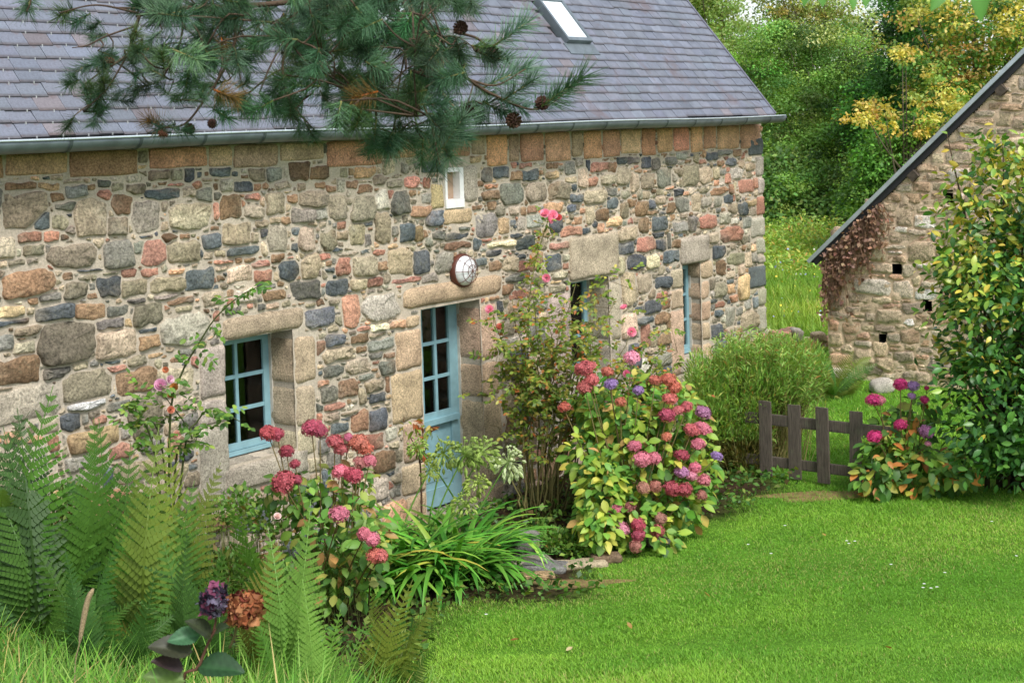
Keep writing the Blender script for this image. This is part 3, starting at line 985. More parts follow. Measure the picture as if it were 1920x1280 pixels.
R.trace(HOUSE, 800, 240, 4.8, [
    (490, 350, 590, 490, 'G'), (595, 335, 755, 465, 'B'), (750, 390, 845, 480, 'N'), (855, 365, 1000, 475, 'B'), (1080, 390, 1200, 455, 'Y'), (1250, 290, 1340, 430, 'G'), (1240, 430, 1350, 490, 'T'), (1360, 360, 1450, 540, 'T'), (1475, 305, 1620, 395, 'R'),
    (1450, 440, 1540, 530, 'R'), (1560, 410, 1690, 510, 'O'), (1705, 340, 1815, 505, 'O'), (665, 490, 875, 690, 'G'), (890, 490, 1085, 675, 'M'), (1090, 490, 1285, 660, 'T'), (1300, 510, 1350, 565, 'B'), (1290, 590, 1400, 670, 'B'), (500, 560, 640, 660, 'N'),
    (530, 500, 650, 550, 'R'), (410, 690, 500, 740, 'N'), (1410, 545, 1610, 690, 'T'), (1620, 530, 1700, 610, 'G'), (1265, 685, 1340, 765, 'B'), (430, 760, 630, 980, 'G'), (640, 800, 750, 950, 'Y'), (815, 800, 890, 930, 'P'), (900, 770, 1040, 900, 'G'),
    (840, 710, 900, 790, 'N'), (750, 830, 790, 880, 'B'), (0, 740, 130, 880, 'B'), (1190, 890, 1390, 990, 'R'), (1430, 700, 1510, 860, 'T'), (1520, 720, 1630, 840, 'N'), (1735, 680, 1820, 820, 'O'), (1810, 630, 1890, 720, 'N'), (150, 1020, 400, 1100, 'N'),
    (160, 930, 380, 1010, 'B'), (415, 990, 480, 1110, 'B'), (50, 930, 155, 1010, 'G'), (530, 1090, 660, 1160, 'K'), (530, 1010, 790, 1080, 'T'), (800, 970, 960, 1110, 'B'), (750, 950, 850, 1000, 'B'), (680, 1160, 800, 1290, 'T'), (550, 1190, 670, 1290, 'N'),
    (820, 1130, 890, 1180, 'B'), (810, 1200, 920, 1290, 'R'), (1080, 1120, 1220, 1290, 'B'), (1110, 1020, 1270, 1100, 'R'), (1720, 890, 1890, 1020, 'T'), (1400, 890, 1470, 950, 'B'), (300, 890, 400, 930, 'G'), (950, 1290, 1080, 1420, 'O'), (640, 1400, 780, 1500, 'N'),
    (500, 1310, 640, 1480, 'Q'), (700, 1320, 860, 1390, 'G'), (1090, 1400, 1250, 1520, 'T'), (520, 1560, 690, 1700, 'B'), (720, 1560, 900, 1720, 'T'), (740, 1450, 880, 1540, 'R')])
R.trace(HOUSE, 1100, 220, 4.8, [
    (270, 345, 360, 430, 'B'), (362, 350, 460, 430, 'G'), (390, 500, 475, 670, 'T'), (485, 500, 590, 650, 'O'), (580, 370, 655, 470, 'G'), (625, 460, 770, 640, 'G'), (855, 410, 995, 630, 'O'), (1005, 440, 1125, 600, 'T'), (700, 350, 810, 430, 'G'), (1070, 310, 1170, 400, 'B'),
    (1170, 380, 1230, 440, 'N'), (1280, 450, 1390, 560, 'P'), (1430, 410, 1500, 480, 'T'), (1360, 560, 1500, 690, 'R'), (1110, 620, 1270, 700, 'N'), (1310, 280, 1400, 360, 'N'), (1180, 290, 1300, 350, 'G'), (780, 640, 860, 710, 'B'), (805, 720, 930, 860, 'G'),
    (940, 680, 1020, 850, 'T'), (1030, 720, 1120, 800, 'P'), (1140, 710, 1220, 810, 'P'), (1235, 690, 1300, 780, 'B'), (1360, 760, 1440, 890, 'B'), (430, 760, 540, 890, 'N'), (555, 740, 610, 820, 'B'), (620, 710, 710, 790, 'T'), (720, 770, 790, 860, 'N'),
    (580, 880, 720, 1030, 'B'), (470, 910, 560, 1050, 'N'), (770, 930, 900, 1040, 'P'), (905, 890, 990, 1040, 'G'), (1010, 880, 1180, 1010, 'R'), (1190, 850, 1290, 970, 'P'), (1200, 980, 1380, 1130, 'R'), (1090, 1040, 1190, 1140, 'T'), (445, 1070, 610, 1210, 'R'),
    (620, 1090, 720, 1200, 'B'), (280, 1120, 420, 1240, 'B'), (1100, 1150, 1250, 1270, 'B'), (690, 1200, 830, 1310, 'B'), (540, 840, 630, 880, 'N'), (1290, 900, 1360, 970, 'P')])
R.trace(HOUSE, 1100, 440, 4.8, [
    (360, 180, 520, 320, 'B'), (250, 195, 350, 345, 'T'), (530, 170, 650, 310, 'T'), (1260, 160, 1420, 270, 'O'), (1160, 230, 1240, 370, 'N'), (1250, 320, 1325, 400, 'T'), (450, 350, 590, 530, 'O'), (610, 370, 745, 490, 'B'), (620, 510, 710, 580, 'R'),
    (520, 590, 660, 710, 'B'), (670, 580, 745, 670, 'N'), (460, 730, 610, 800, 'B'), (615, 700, 735, 800, 'N'), (430, 640, 515, 690, 'B'), (1150, 430, 1250, 560, 'O'), (1150, 600, 1240, 660, 'R'), (1150, 680, 1220, 740, 'B'), (1240, 640, 1335, 820, 'P'), (1060, 810, 1220, 970, 'B')])
WTS = [4, 3.6, 2.0, 1.5, 1.0, 2.5, 0.8, 2.0, 1.6, 0.7]
SUB = {k: PAL[k] for k in 'TOGBRNYPMQ'}
R.fill([(0.17, 900), (0.12, 1500), (0.09, 2500), (0.065, 4000), (0.046, 5000), (0.033, 7500), (0.024, 10000), (.018, 10000)], SUB, WTS)
build_stones(R, HOUSE, wall, 300, 'small_stones')

# windows, door
FY = 0.30


def sash(parent_name, k, cols, rows, frame_w, rail, label=None, open_left=False):
    a0, a1, b0, b1 = OPEN[k]
    FY = FYS[k]
    w_ = obj(parent_name, MB().box(a0 + .002, a0 + frame_w, FY, FY + .06, b0, b1).box(a1 - frame_w, a1 - .002, FY, FY + .06, b0, b1)
             .box(a0 + frame_w, a1 - frame_w, FY, FY + .06, b1 - frame_w, b1 - .002).box(a0 + frame_w, a1 - frame_w, FY - .03, FY + .06, b0 + .002, b0 + frame_w * 1.1).mesh(parent_name), M_BLUE, cottage)
    if label:
        w_['label'] = label
    x0, x1, z0, z1 = a0 + frame_w, a1 - frame_w, b0 + frame_w * 1.1, b1 - frame_w
    s = MB()
    s.box(x0 + .004, x0 + rail, FY - .012, FY + .03, z0, z1).box(x1 - rail, x1 - .004, FY - .012, FY + .03, z0, z1)
    s.box(x0 + rail, x1 - rail, FY - .012, FY + .03, z1 - rail, z1 - .004).box(x0 + rail, x1 - rail, FY - .012, FY + .03, z0 + .004, z0 + rail * 1.4)
    obj('sash_frame', s.mesh('sash_frame'), M_BLUE, w_)
    gx0, gx1, gz0, gz1 = x0 + rail, x1 - rail, z0 + rail * 1.4, z1 - rail
    mw = 0.016
    for c in range(1, cols):
        x = gx0 + (gx1 - gx0) * c / cols
        obj('glazing_bar', MB().box(x - mw, x + mw, FY - .008, FY + .02, gz0, gz1).mesh('glazing_bar'), M_BLUE, w_)
    for r in range(1, rows):
        z = gz0 + (gz1 - gz0) * r / rows
        for c in range(cols):
            xa, xb = gx0 + (gx1 - gx0) * c / cols, gx0 + (gx1 - gx0) * (c + 1) / cols
            obj('glazing_bar', MB().box(xa + (mw if c else 0), xb - (mw if c < cols - 1 else 0), FY - .007, FY + .019, z - mw, z + mw).mesh('glazing_bar'), M_BLUE, w_)
    for c in range(cols):
        for r in range(rows):
            xa, xb = gx0 + (gx1 - gx0) * c / cols, gx0 + (gx1 - gx0) * (c + 1) / cols
            za, zb = gz0 + (gz1 - gz0) * r / rows, gz0 + (gz1 - gz0) * (r + 1) / rows
            obj('pane', MB().box(xa + .003, xb - .003, FY + .006, FY + .010, za + .003, zb - .003).mesh('pane'), M_GLASS, w_)
    return w_


sash('window', 'W1', 2, 3, 0.035, 0.045, 'blue six pane window nearest the ferns')
sash('window', 'W2', 2, 3, 0.035, 0.045, 'blue window behind the climbing rose stems')
sash('window', 'W3', 1, 3, 0.035, 0.045, 'narrow blue window near the cottage corner')
a0, a1, b0, b1 = OPEN['D']
dr = obj('door', MB().box(a0 + .002, a0 + .05, FY, FY + .07, -0.2, b1).box(a1 - .05, a1 - .002, FY, FY + .07, -0.2, b1).box(a0 + .05, a1 - .05, FY, FY + .07, b1 - .05, b1 - .002).mesh('door'), M_BLUE, cottage)
x0, x1 = a0 + .054, a1 - .054
hd = lambda y, x=830: H(x, y, FY)[2]
gz0, gz1 = hd(768), hd(574)
lf = MB()
lf.box(x0, x0 + .09, FY - .012, FY + .04, 0.02, b1 - .056).box(x1 - .09, x1, FY - .012, FY + .04, 0.02, b1 - .056)
lf.box(x0 + .09, x1 - .09, FY - .012, FY + .04, gz1, b1 - .056).box(x0 + .09, x1 - .09, FY - .012, FY + .04, gz0 - .12, gz0)
lf.box(x0 + .09, x1 - .09, FY - .012, FY + .04, 0.02, 0.2)
obj('door_frame', lf.mesh('door_frame'), M_BLUE, dr)
obj('weather_bar', MB().box(x0, x1, FY - .05, FY - .0125, gz0 - .115, gz0 - .06).mesh('weather_bar'), M_BLUE, dr)
obj('door_panel', MB().box(x0 + .09, x1 - .09, FY + .008, FY + .03, 0.2, gz0 - .12).box(x0 + .16, x1 - .16, FY + .001, FY + .0075, 0.27, gz0 - .2).mesh('door_panel'), M_BLUE, dr)
gx0, gx1 = x0 + .09, x1 - .09
for c in range(1, 3):
    x = gx0 + (gx1 - gx0) * c / 3
    obj('glazing_bar', MB().box(x - .018, x + .018, FY - .008, FY + .03, gz0, gz1).mesh('glazing_bar'), M_BLUE, dr)
for r in range(3):
    za, zb = gz0 + (gz1 - gz0) * r / 3, gz0 + (gz1 - gz0) * (r + 1) / 3
    for c in range(3):
        xa, xb = gx0 + (gx1 - gx0) * c / 3, gx0 + (gx1 - gx0) * (c + 1) / 3
        obj('pane', MB().box(xa + .003, xb - .003, FY + .010, FY + .014, za + .003, zb - .003).mesh('pane'), M_GLASS, dr)
        if r:
            obj('glazing_bar', MB().box(xa + (.018 if c else 0), xb - (.018 if c < 2 else 0), FY - .007, FY + .029, za - .016, za + .016).mesh('glazing_bar'), M_BLUE, dr)
obj('door_step', mk('door_step', *block(a0 - .1, a1 + .1, -.2, .28, -.25, .02, .03, 7, .006, 9), lin(150, 140, 124), True), M_GRAN, cottage)
# pale mortar fillet between the frames and the stone
M_FIL = plain('pale_render', lin(200, 194, 182), 0.9, 0.1)
for k in ('W1', 'D', 'W2', 'W3'):
    a0, a1, b0, b1 = OPEN[k]
    obj('frame_fillet', MB().box(a1 - .001, a1 + .011, FYS[k] - .03, FYS[k] + .05, max(b0, 0), b1 - .01).mesh('frame_fillet'), M_FIL, cottage)

# ------------------------------------------------------------------ roof
RP = math.radians(50.5)
RY, RZ, TV = -0.262, 3.752, 5.24
rc, rs = math.cos(RP), math.sin(RP)


def roof_pt(t, s_, lift=0.0):         # t along the eave, s up the slope
    return np.array([t, RY + s_ * rc - lift * rs, RZ + s_ * rs + lift * rc])


def on_roof(x, y):
    d = ray(x, y); c = np.array([0, 0, CAMZ]) - HOUSE.O
    dl, cl = np.array([d @ HOUSE.ex, d @ HOUSE.ey, d[2]]), np.array([c @ HOUSE.ex, c @ HOUSE.ey, c[2]])
    n = np.array([0, -rs, rc])
    t = ((np.array([0, RY, RZ]) - cl) @ n) / (dl @ n)
    p = cl + dl * t
    return p[0], (p[1] - RY) / rc


RL = (2.8 - RY) / rc
b = MB()
V = [roof_pt(-9.6, 0.02, -.02), roof_pt(TV - .02, 0.02, -.02), roof_pt(TV - .02, RL, -.02), roof_pt(-9.6, RL, -.02)]
V2 = [v - np.array([0, -rs, rc]) * 0.08 for v in V]
b.add(V + V2, [(0, 1, 2, 3), (7, 6, 5, 4), (0, 4, 5, 1), (1, 5, 6, 2), (2, 6, 7, 3), (3, 7, 4, 0)])
Wv = [np.array([v[0], 5.6 - v[1], v[2]]) for v in V + V2]
b.add(Wv, [(3, 2, 1, 0), (4, 5, 6, 7), (1, 5, 4, 0), (2, 6, 5, 1), (3, 7, 6, 2), (0, 4, 7, 3)])
roof = obj('roof', b.mesh('roof'), M_BLACK, cottage)
SKY = []
for q in (((1003, 3), (1043, 5), (1094, 86), (1060, 87)), ((672, -60), (712, -58), (722, 62), (690, 64))):
    tt = [on_roof(*p) for p in q]
    SKY.append((min(tt[3][0], tt[0][0]), max(tt[1][0], tt[2][0]), tt[2][1], tt[0][1]))
EXP = 0.124
tl, th_, ln = 0.222, 0.016, 0.22
protoV = np.array([(-.5, 0, 0), (.5, 0, 0), (.5, 1, -.0), (-.5, 1, 0), (-.5, 0, 1), (.5, 0, 1), (.5, 1, 1), (-.5, 1, 1)], float)
protoF = [(0, 3, 2, 1), (4, 5, 6, 7), (0, 1, 5, 4), (1, 2, 6, 5), (2, 3, 7, 6), (3, 0, 4, 7)]
sl_list = []
g = np.random.default_rng(77)
for r in range(int(RL / EXP) + 1):
    s0 = r * EXP - .018
    t = TV - (0.14 if r % 2 else 0.0)
    if r % 2:
        sl_list.append((TV - .066, s0, .132, r))
    while t > -8.2:
        wd = tl * g.uniform(0.94, 1.05)
        sl_list.append((t - wd / 2, s0, wd - 0.005, r))
        t -= wd
keepS = []
for (t, s0, wd, r) in sl_list:
    if any(k0 - .05 < t < k1 + .05 and k2 - .06 < s0 < k3 for k0, k1, k2, k3 in SKY):
        continue
    keepS.append((t, s0, wd, r))
sV, sF = [], []                                      # a slate: dirt, moss and the course-line shadow are painted along its lower edge
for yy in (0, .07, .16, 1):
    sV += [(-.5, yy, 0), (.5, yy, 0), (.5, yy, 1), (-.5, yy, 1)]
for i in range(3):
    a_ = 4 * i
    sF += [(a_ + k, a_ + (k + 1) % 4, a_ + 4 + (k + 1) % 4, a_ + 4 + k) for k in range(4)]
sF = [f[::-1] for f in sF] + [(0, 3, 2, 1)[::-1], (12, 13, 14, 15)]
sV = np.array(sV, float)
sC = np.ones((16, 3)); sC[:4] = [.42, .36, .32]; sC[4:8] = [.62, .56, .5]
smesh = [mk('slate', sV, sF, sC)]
cen = HOUSE.world(np.array([roof_pt(t, s0 + .06) for t, s0, _w, _r in keepS]))
x, y, z = project(cen)
order = np.argsort(z + np.where((x > -20) & (x < 1500) & (y > -12) & (y < 300), 0, 1000))
hid = np.zeros(len(keepS), bool); hid[order[300:]] = True
bm = MB()
n_up = np.array([0, -rs, rc])
up = np.array([0, rc, rs])
hooks = MB()
for i, (t, s0, wd, r) in enumerate(keepS):
    tilt = 0.055 + g.normal(0, 0.012)
    roll_ = g.normal(0, 0.006)
    ay = up * math.cos(tilt) - n_up * math.sin(tilt)
    ax = np.array([1, 0, 0]) * math.cos(roll_) + n_up * math.sin(roll_)
    az = np.cross(ax, ay)
    s1 = s0 + g.normal(0, 0.004) + 0.006 * math.sin(t * 2.1 + r * 1.7)
    p0 = roof_pt(t, s1, 0.012)
    c = lin(110, 114, 125) * g.lognormal(0, 0.075) * np.array([1 + g.normal(0, .02), 1, 1 + g.normal(0, .02)])
    if g.random() < 0.03:
        c = lin(116, 110, 114) * g.lognormal(0, 0.12)
    Mx = np.eye(4)
    Mx[:3, 0], Mx[:3, 1], Mx[:3, 2], Mx[:3, 3] = ax * wd, ay * ln, az * th_, p0
    if hid[i]:
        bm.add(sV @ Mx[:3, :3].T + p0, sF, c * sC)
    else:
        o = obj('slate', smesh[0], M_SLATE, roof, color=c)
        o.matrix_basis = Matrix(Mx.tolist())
    if z[i] < 14.5 and -20 < x[i] < 1500 and y[i] > -20:
        q = roof_pt(t + wd * .02, s1 - .006, 0.024)
        hooks.box(q[0] - .003, q[0] + .003, q[1] - .004, q[1] + .008, q[2] - .004, q[2] + .014)
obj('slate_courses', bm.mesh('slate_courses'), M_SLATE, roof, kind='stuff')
obj('slate_hooks', hooks.mesh('slate_hooks'), plain('hook_metal', (.6, .6, .6), .4, .5, .6), roof, kind='stuff')
for i, (k0, k1, k2, k3) in enumerate(SKY):
    def slab(a, b_, c, d, l0, l1):
        V = [roof_pt(a, c, l0), roof_pt(b_, c, l0), roof_pt(b_, d, l0), roof_pt(a, d, l0), roof_pt(a, c, l1), roof_pt(b_, c, l1), roof_pt(b_, d, l1), roof_pt(a, d, l1)]
        return V, protoF
    m = MB()
    for A in ((k0, k0 + .035, k2, k3), (k1 - .035, k1, k2, k3), (k0 + .035, k1 - .035, k2, k2 + .05), (k0 + .035, k1 - .035, k3 - .05, k3)):
        m.add(*slab(*A, -.015, .085))
    s_ = obj('skylight', m.mesh('skylight'), M_ZINC, roof)
    obj('skylight_pane', MB().add(*slab(k0 + .036, k1 - .036, k2 + .051, k3 - .051, .05, .066)).mesh('skylight_pane'),
        bpy.data.materials.get('skylight_glass') or plain('skylight_glass', lin(222, 230, 236), 0.08, 0.9, 0, 0.03, 3), roof)
    obj('skylight_apron', MB().add(*slab(k0 - .05, k1 + .05, k2 - .16, k2 - .001, .022, .034)).mesh('skylight_apron'), M_ZINC, roof)
obj('verge_strip', MB().add([roof_pt(TV + .0, 0, .0), roof_pt(TV + .035, 0, .0), roof_pt(TV + .035, RL, .0), roof_pt(TV, RL, .0), roof_pt(TV, 0, .035), roof_pt(TV + .035, 0, .035), roof_pt(TV + .035, RL, .035), roof_pt(TV, RL, .035)], protoF, lin(104, 104, 116)).mesh('verge_strip'), M_SLATE, roof)
obj('eaves_board', MB().box(-8.4, TV - .02, -.14, -.03, 3.645, 3.70).mesh('eaves_board'), M_BLACK, cottage)

# gutter: open half round, with joints
gy, gz, gr = -0.30, 3.735, 0.088
m = MB()
ang = np.linspace(math.pi, 2 * math.pi, 11)
ts = np.arange(-8.4, TV + .11, 0.28)
V = []
for t in list(ts) + [TV + .11]:
    sag = 0.006 * math.sin(t * 1.3)
    for a in ang:
        V.append((t, gy + gr * math.cos(a), gz + gr * math.sin(a) * 1.0 + sag))
    for a in ang[::-1]:
        V.append((t, gy + (gr - .004) * math.cos(a), gz + (gr - .004) * math.sin(a) + sag))
nn = 22
Fc = [(i * nn + k, i * nn + (k + 1) % nn, (i + 1) * nn + (k + 1) % nn, (i + 1) * nn + k) for i in range(len(ts)) for k in range(nn)]
m.add(V, Fc)
gutter = obj('gutter', m.mesh('gutter', True), M_ZINC, cottage)
ln_ = MB()
for y_, z_ in ((gy - gr - .002, gz + .004),):
    ln_.tube([(t, y_, z_ + 0.006 * math.sin(t * 1.3)) for t in np.arange(-8.4, TV + .12, .28)], .009, 8)
obj('gutter_bead', ln_.mesh('gutter_bead', True), plain('bright_zinc', lin(196, 206, 210), .35, .5, .4, .15, 6), gutter)
for t in np.arange(-8.1, TV, 0.62):
    q = MB()
    V = []
    for dx in (-.014, .014):
        for a in ang:
            V.append((t + dx + 0.06 * (math.sin(a) + .5) * 0, gy + (gr + .005) * math.cos(a), gz + (gr + .005) * math.sin(a) + 0.006 * math.sin(t * 1.3)))
    q.add(V, [(k, k + 1, 11 + k + 1, 11 + k) for k in range(10)])
    obj('gutter_joint', q.mesh('gutter_joint', True), plain('joint_zinc', lin(74, 84, 84), .6, .4, .2) if 'joint_zinc' not in bpy.data.materials else bpy.data.materials['joint_zinc'], gutter)

# bulkhead lamp over the door
p = H(862, 507)
lamp = thing('wall_lamp', 'round white bulkhead lamp in brown wire cage above blue door', 'wall lamp', HOUSE.world(np.array([p]))[0], HOUSE.a)


def lathe(prof, n=28):
    V, Fc = [], []
    for r, yy in prof:
        for k in range(n):
            a = 2 * math.pi * k / n
            V.append((r * math.cos(a), yy, r * math.sin(a)))
    for i in range(len(prof) - 1):
        for k in range(n):
            Fc.append((i * n + k, i * n + (k + 1) % n, (i + 1) * n + (k + 1) % n, (i + 1) * n + k))
    return V, Fc


obj('base', MB().add(*lathe([(0.160, 0.0), (0.165, -.02), (0.162, -.058), (0.156, -.066), (0.145, -.064), (.14, -.05)])).mesh('base', True), M_RUST, lamp)
obj('globe', MB().add(*lathe([(0.144, -.056), (0.141, -.08), (.122, -.110), (.085, -.132), (.045, -.145), (.001, -.15)])).mesh('globe', True),
    plain('opal_glass', (0.8, 0.8, 0.8), 0.25, 0.5, 0, 0.02, 4), lamp)
for k in range(4):
    a = math.pi * k / 4
    pts = [(math.cos(a) * u_, -.07 - .092 * math.sqrt(max(0, 1 - (u_ / .158) ** 2)), math.sin(a) * u_) for u_ in np.linspace(-.157, .157, 17)]
    obj('cage_wire', MB().tube(pts, .0032, 5).mesh('cage_wire'), M_RUST, lamp)
for rr_ in (0.06, 0.115):
    yy = -.07 - .092 * math.sqrt(1 - (rr_ / .158) ** 2)
    obj('cage_ring', MB().tube([(math.cos(a) * rr_, yy, math.sin(a) * rr_) for a in np.linspace(0, 2 * math.pi, 25)], .0032, 5).mesh('cage_ring'), M_RUST, lamp)

# ------------------------------------------------------------------ the barn
BARN = Frame((4.42, 21.5, 0), math.radians(-37))
BH = BARN.plane
barn = thing('stone_barn', 'steep gabled rubble stone barn end behind the glossy evergreen', 'barn', BARN.O, BARN.a)
PB = math.atan2(4.381 - 1.658, 2.829 + 0.1616)
BW = 8.4
topf = lambda u_: np.minimum(1.70 + np.tan(PB) * (np.asarray(u_) + 0.16), 1.70 + np.tan(PB) * (BW + .16 - np.asarray(u_)))
holes = []
for (x, y, w_, h_) in ((1780, 371, .1, .16), (1682, 503, .11, .13), (1741, 573, .12, .12), (1655, 632, .085, .11)):
    q = BH(x, y)
    holes.append((q[0] - w_ / 2, q[0] + w_ / 2, q[2] - h_ / 2, q[2] + h_ / 2))
V, Q = mortar_sheet(0, BW, -.3, 5.6, 0.035, holes, 13, 0.012, lambda u_: topf(u_) - 0.10)
bw = obj('wall', mk('wall', V, Q, None, True), M_MORTAR2, barn)
b = MB()
b.box(0.002, 0.4, .03, 9, -.3, 1.6).box(BW - .4, BW - .002, .03, 9, -.3, 1.6).box(0.4, BW - .4, 8.6, 9, -.3, 1.6)
obj('side_wall', b.mesh('side_wall'), M_MORTAR2, barn)
b = MB()
for a0, a1, b0, b1 in holes:
    b.box(a0 - .015, a0, .0, .3, b0 - .02, b1 + .02).box(a1, a1 + .015, .0, .3, b0 - .02, b1 + .02).box(a0, a1, .0, .3, b0 - .02, b0 - .001).box(a0, a1, .0, .3, b1 + .001, b1 + .02).box(a0 - .015, a1 + .015, .3, .32, b0 - .02, b1 + .02)
obj('putlog_hole', b.mesh('putlog_hole'), M_DARK, bw)
R2 = Rubble(0.02, 5.2, -.25, 5.2, 8)
R2.keep += [(a - .01, b_ + .01, c - .01, d + .01) for a, b_, c, d in holes]
R2.trace(BARN, 1500, 360, 3.2, [
    (330, 520, 540, 615, 'W'), (560, 530, 675, 640, 'P'), (700, 580, 845, 650, 'W'), (620, 665, 735, 730, 'B'), (470, 700, 625, 790, 'O'), (690, 740, 800, 800, 'N'), (450, 795, 560, 845, 'K'), (520, 850, 600, 905, 'G'), (610, 830, 720, 900, 'N'),
    (325, 890, 430, 935, 'G'), (555, 955, 680, 1025, 'G'), (770, 980, 900, 1085, 'B'), (385, 1040, 490, 1100, 'B'), (615, 1080, 690, 1115, 'B'), (260, 780, 360, 850, 'N'), (155, 765, 230, 830, 'R'), (400, 1110, 530, 1170, 'P'), (700, 930, 790, 970, 'G'),
    (300, 610, 410, 665, 'O'), (420, 630, 550, 670, 'O'), (275, 690, 350, 725, 'G'), (390, 720, 450, 780, 'P'), (760, 830, 870, 870, 'P'), (800, 1085, 940, 1130, 'R'), (390, 425, 550, 490, 'O'), (615, 440, 690, 510, 'P'), (530, 380, 630, 425, 'N'),
    (540, 250, 680, 310, 'O'), (520, 315, 640, 350, 'P'), (580, 105, 680, 200, 'O'), (690, 140, 820, 215, 'W'), (600, 60, 650, 100, 'O'), (620, 10, 720, 65, 'N'), (785, 0, 865, 80, 'N'), (160, 850, 260, 930, 'T'), (370, 795, 440, 830, 'T')])
R2.trace(BARN, 1520, 100, 4.8, [
    (1340, 640, 1510, 730, 'G'), (1440, 590, 1640, 640, 'N'), (1230, 740, 1560, 800, 'P'), (1210, 820, 1390, 875, 'N'), (1230, 890, 1430, 1000, 'P'), (1240, 1030, 1440, 1170, 'W'), (960, 1000, 1150, 1070, 'N'), (1050, 1075, 1210, 1145, 'O'),
    (920, 1160, 1080, 1250, 'N'), (1090, 1160, 1220, 1240, 'T'), (770, 1180, 910, 1250, 'P'), (1190, 1190, 1420, 1250, 'T'), (1100, 900, 1190, 990, 'T'), (1610, 450, 1700, 500, 'N'), (1720, 460, 1920, 520, 'N'), (1480, 520, 1660, 575, 'P'),
    (1800, 380, 1920, 440, 'T'), (1700, 300, 1800, 360, 'P'), (1870, 200, 1960, 330, 'G'), (1760, 240, 1860, 290, 'T')])
SUB2 = {k: PAL[k] for k in 'TONGPRQW'}
patch = BH(1580, 545)
ins = lambda u_, v_: v_ < topf(u_) - 0.2 and ((u_ - patch[0]) / .22) ** 2 + ((v_ - patch[2]) / .3) ** 2 > 1
R2.fill([(0.17, 800), (0.13, 1600), (0.10, 2500), (0.07, 3500), (0.05, 4000), (0.035, 4000)], SUB2, [4, 3, 3, 1.2, 2, 1, 1.5, 1], 1.9, ins)
build_stones(R2, BARN, bw, 240, 'small_stones', wash=lin(222, 192, 160), gap=0.011, rise=(0.006, 0.022))
# roof slopes seen edge on, and the zinc verge with a dark board under it
bp = lambda s_, l: np.array([-0.1616 - .05 + s_ * math.cos(PB) - l * math.sin(PB), 0, 1.70 + s_ * math.sin(PB) + l * math.cos(PB) - .05])
SL = (BW / 2 + .21) / math.cos(PB)


def strip(s0, s1, l0, l1, y0, y1, mirror=False):
    A = [bp(s0, l0), bp(s1, l0), bp(s1, l1), bp(s0, l1)]
    V = [a + np.array([0, y0, 0]) for a in A] + [a + np.array([0, y1, 0]) for a in A]
    if mirror:
        V = [np.array([BW - v[0], v[1], v[2]]) for v in V]
    Fc = [(0, 1, 2, 3), (7, 6, 5, 4), (0, 4, 5, 1), (1, 5, 6, 2), (2, 6, 7, 3), (3, 7, 4, 0)]
    return V, Fc


b = MB()
b.add(*strip(0, SL, -.02, .03, -.05, 9.2)).add(*strip(0, SL, -.02, .03, -.05, 9.2, True))
obj('roof', b.mesh('roof'), M_BLACK, barn)
obj('verge_board', MB().add(*strip(.02, SL, -.075, -.021, -.045, .0)).add(*strip(.02, SL, -.075, -.021, -.045, .0, True)).mesh('verge_board'), M_BLACK, barn)
obj('verge_trim', MB().add(*strip(-.03, SL, .005, .05, -.075, -.051)).add(*strip(-.03, SL, .0505, .06, -.075, .05)).mesh('verge_trim'), bpy.data.materials['bright_zinc'], barn)
for s_ in (1.9, 3.55):
    obj('purlin_end', MB().add(*strip(s_, s_ + .12, -.19, -.077, -.09, .02)).mesh('purlin_end'), M_WOOD, barn)

# ------------------------------------------------------------------ vegetation helpers
UP = np.array([0, 0, 1.0])
CAMP = np.array([0, 0, CAMZ])


def gz_at(x, y):
    return float(bank(np.array([x]), np.array([y]))[0])


def base_at(x, y, Y):                  # the ground under a sight line at depth Y
    p = at(x, y, Y)
    return np.array([p[0], p[1], gz_at(p[0], p[1])])


def blob_points(blobs, n, shell=0.62):
    """blobs: (px x, px y, px rx, px ry, depth, depth radius in metres)"""
    vol = np.array([b_[2] * b_[3] for b_ in blobs], float)
    k = rng.choice(len(blobs), n, p=vol / vol.sum())
    B = np.array(blobs, float)[k]
    d = unit(n)
    r = rng.uniform(shell ** 3, 1, n) ** (1 / 3)
    P = np.array([at(b_[0], b_[1], b_[4]) for b_ in blobs])[k]
    m = B[:, 4] / F
    off = np.stack([d[:, 0] * B[:, 2] * m, d[:, 1] * B[:, 5], d[:, 2] * B[:, 3] * m], 1) * r[:, None]
    return P + off, d, k


def leaf_frames(d, droop=0.35, rand=0.7, flat=0.6):
    n = len(d)
    Y = d * np.array([1, 1, 0.5]) + rng.normal(0, rand, (n, 3)) * 0.8 - UP * droop
    Z = UP * flat + d * 0.6 + rng.normal(0, rand * 0.5, (n, 3))
    return frames(Y, Z)


def wave(x, y, s=1.0, seed=0):
    g = np.random.default_rng(seed)
    o = np.zeros_like(x)
    for _ in range(8):
        k = g.normal(0, s, 2)
        o += np.sin(x * k[0] + y * k[1] + g.uniform(0, 6))
    return o / 3


G1, G2 = lin(88, 122, 46), lin(118, 148, 54)

# ------------------------------------------------------------------ lawn
BLADE = (np.array([(-.5, 0, 0), (.5, 0, 0), (.36, .55, .06), (-.36, .55, .06), (0, 1, .24)]), np.array([(0, 1, 2), (0, 2, 3), (3, 2, 4)]), np.array([.7, .7, .95, .95, 1.1]))


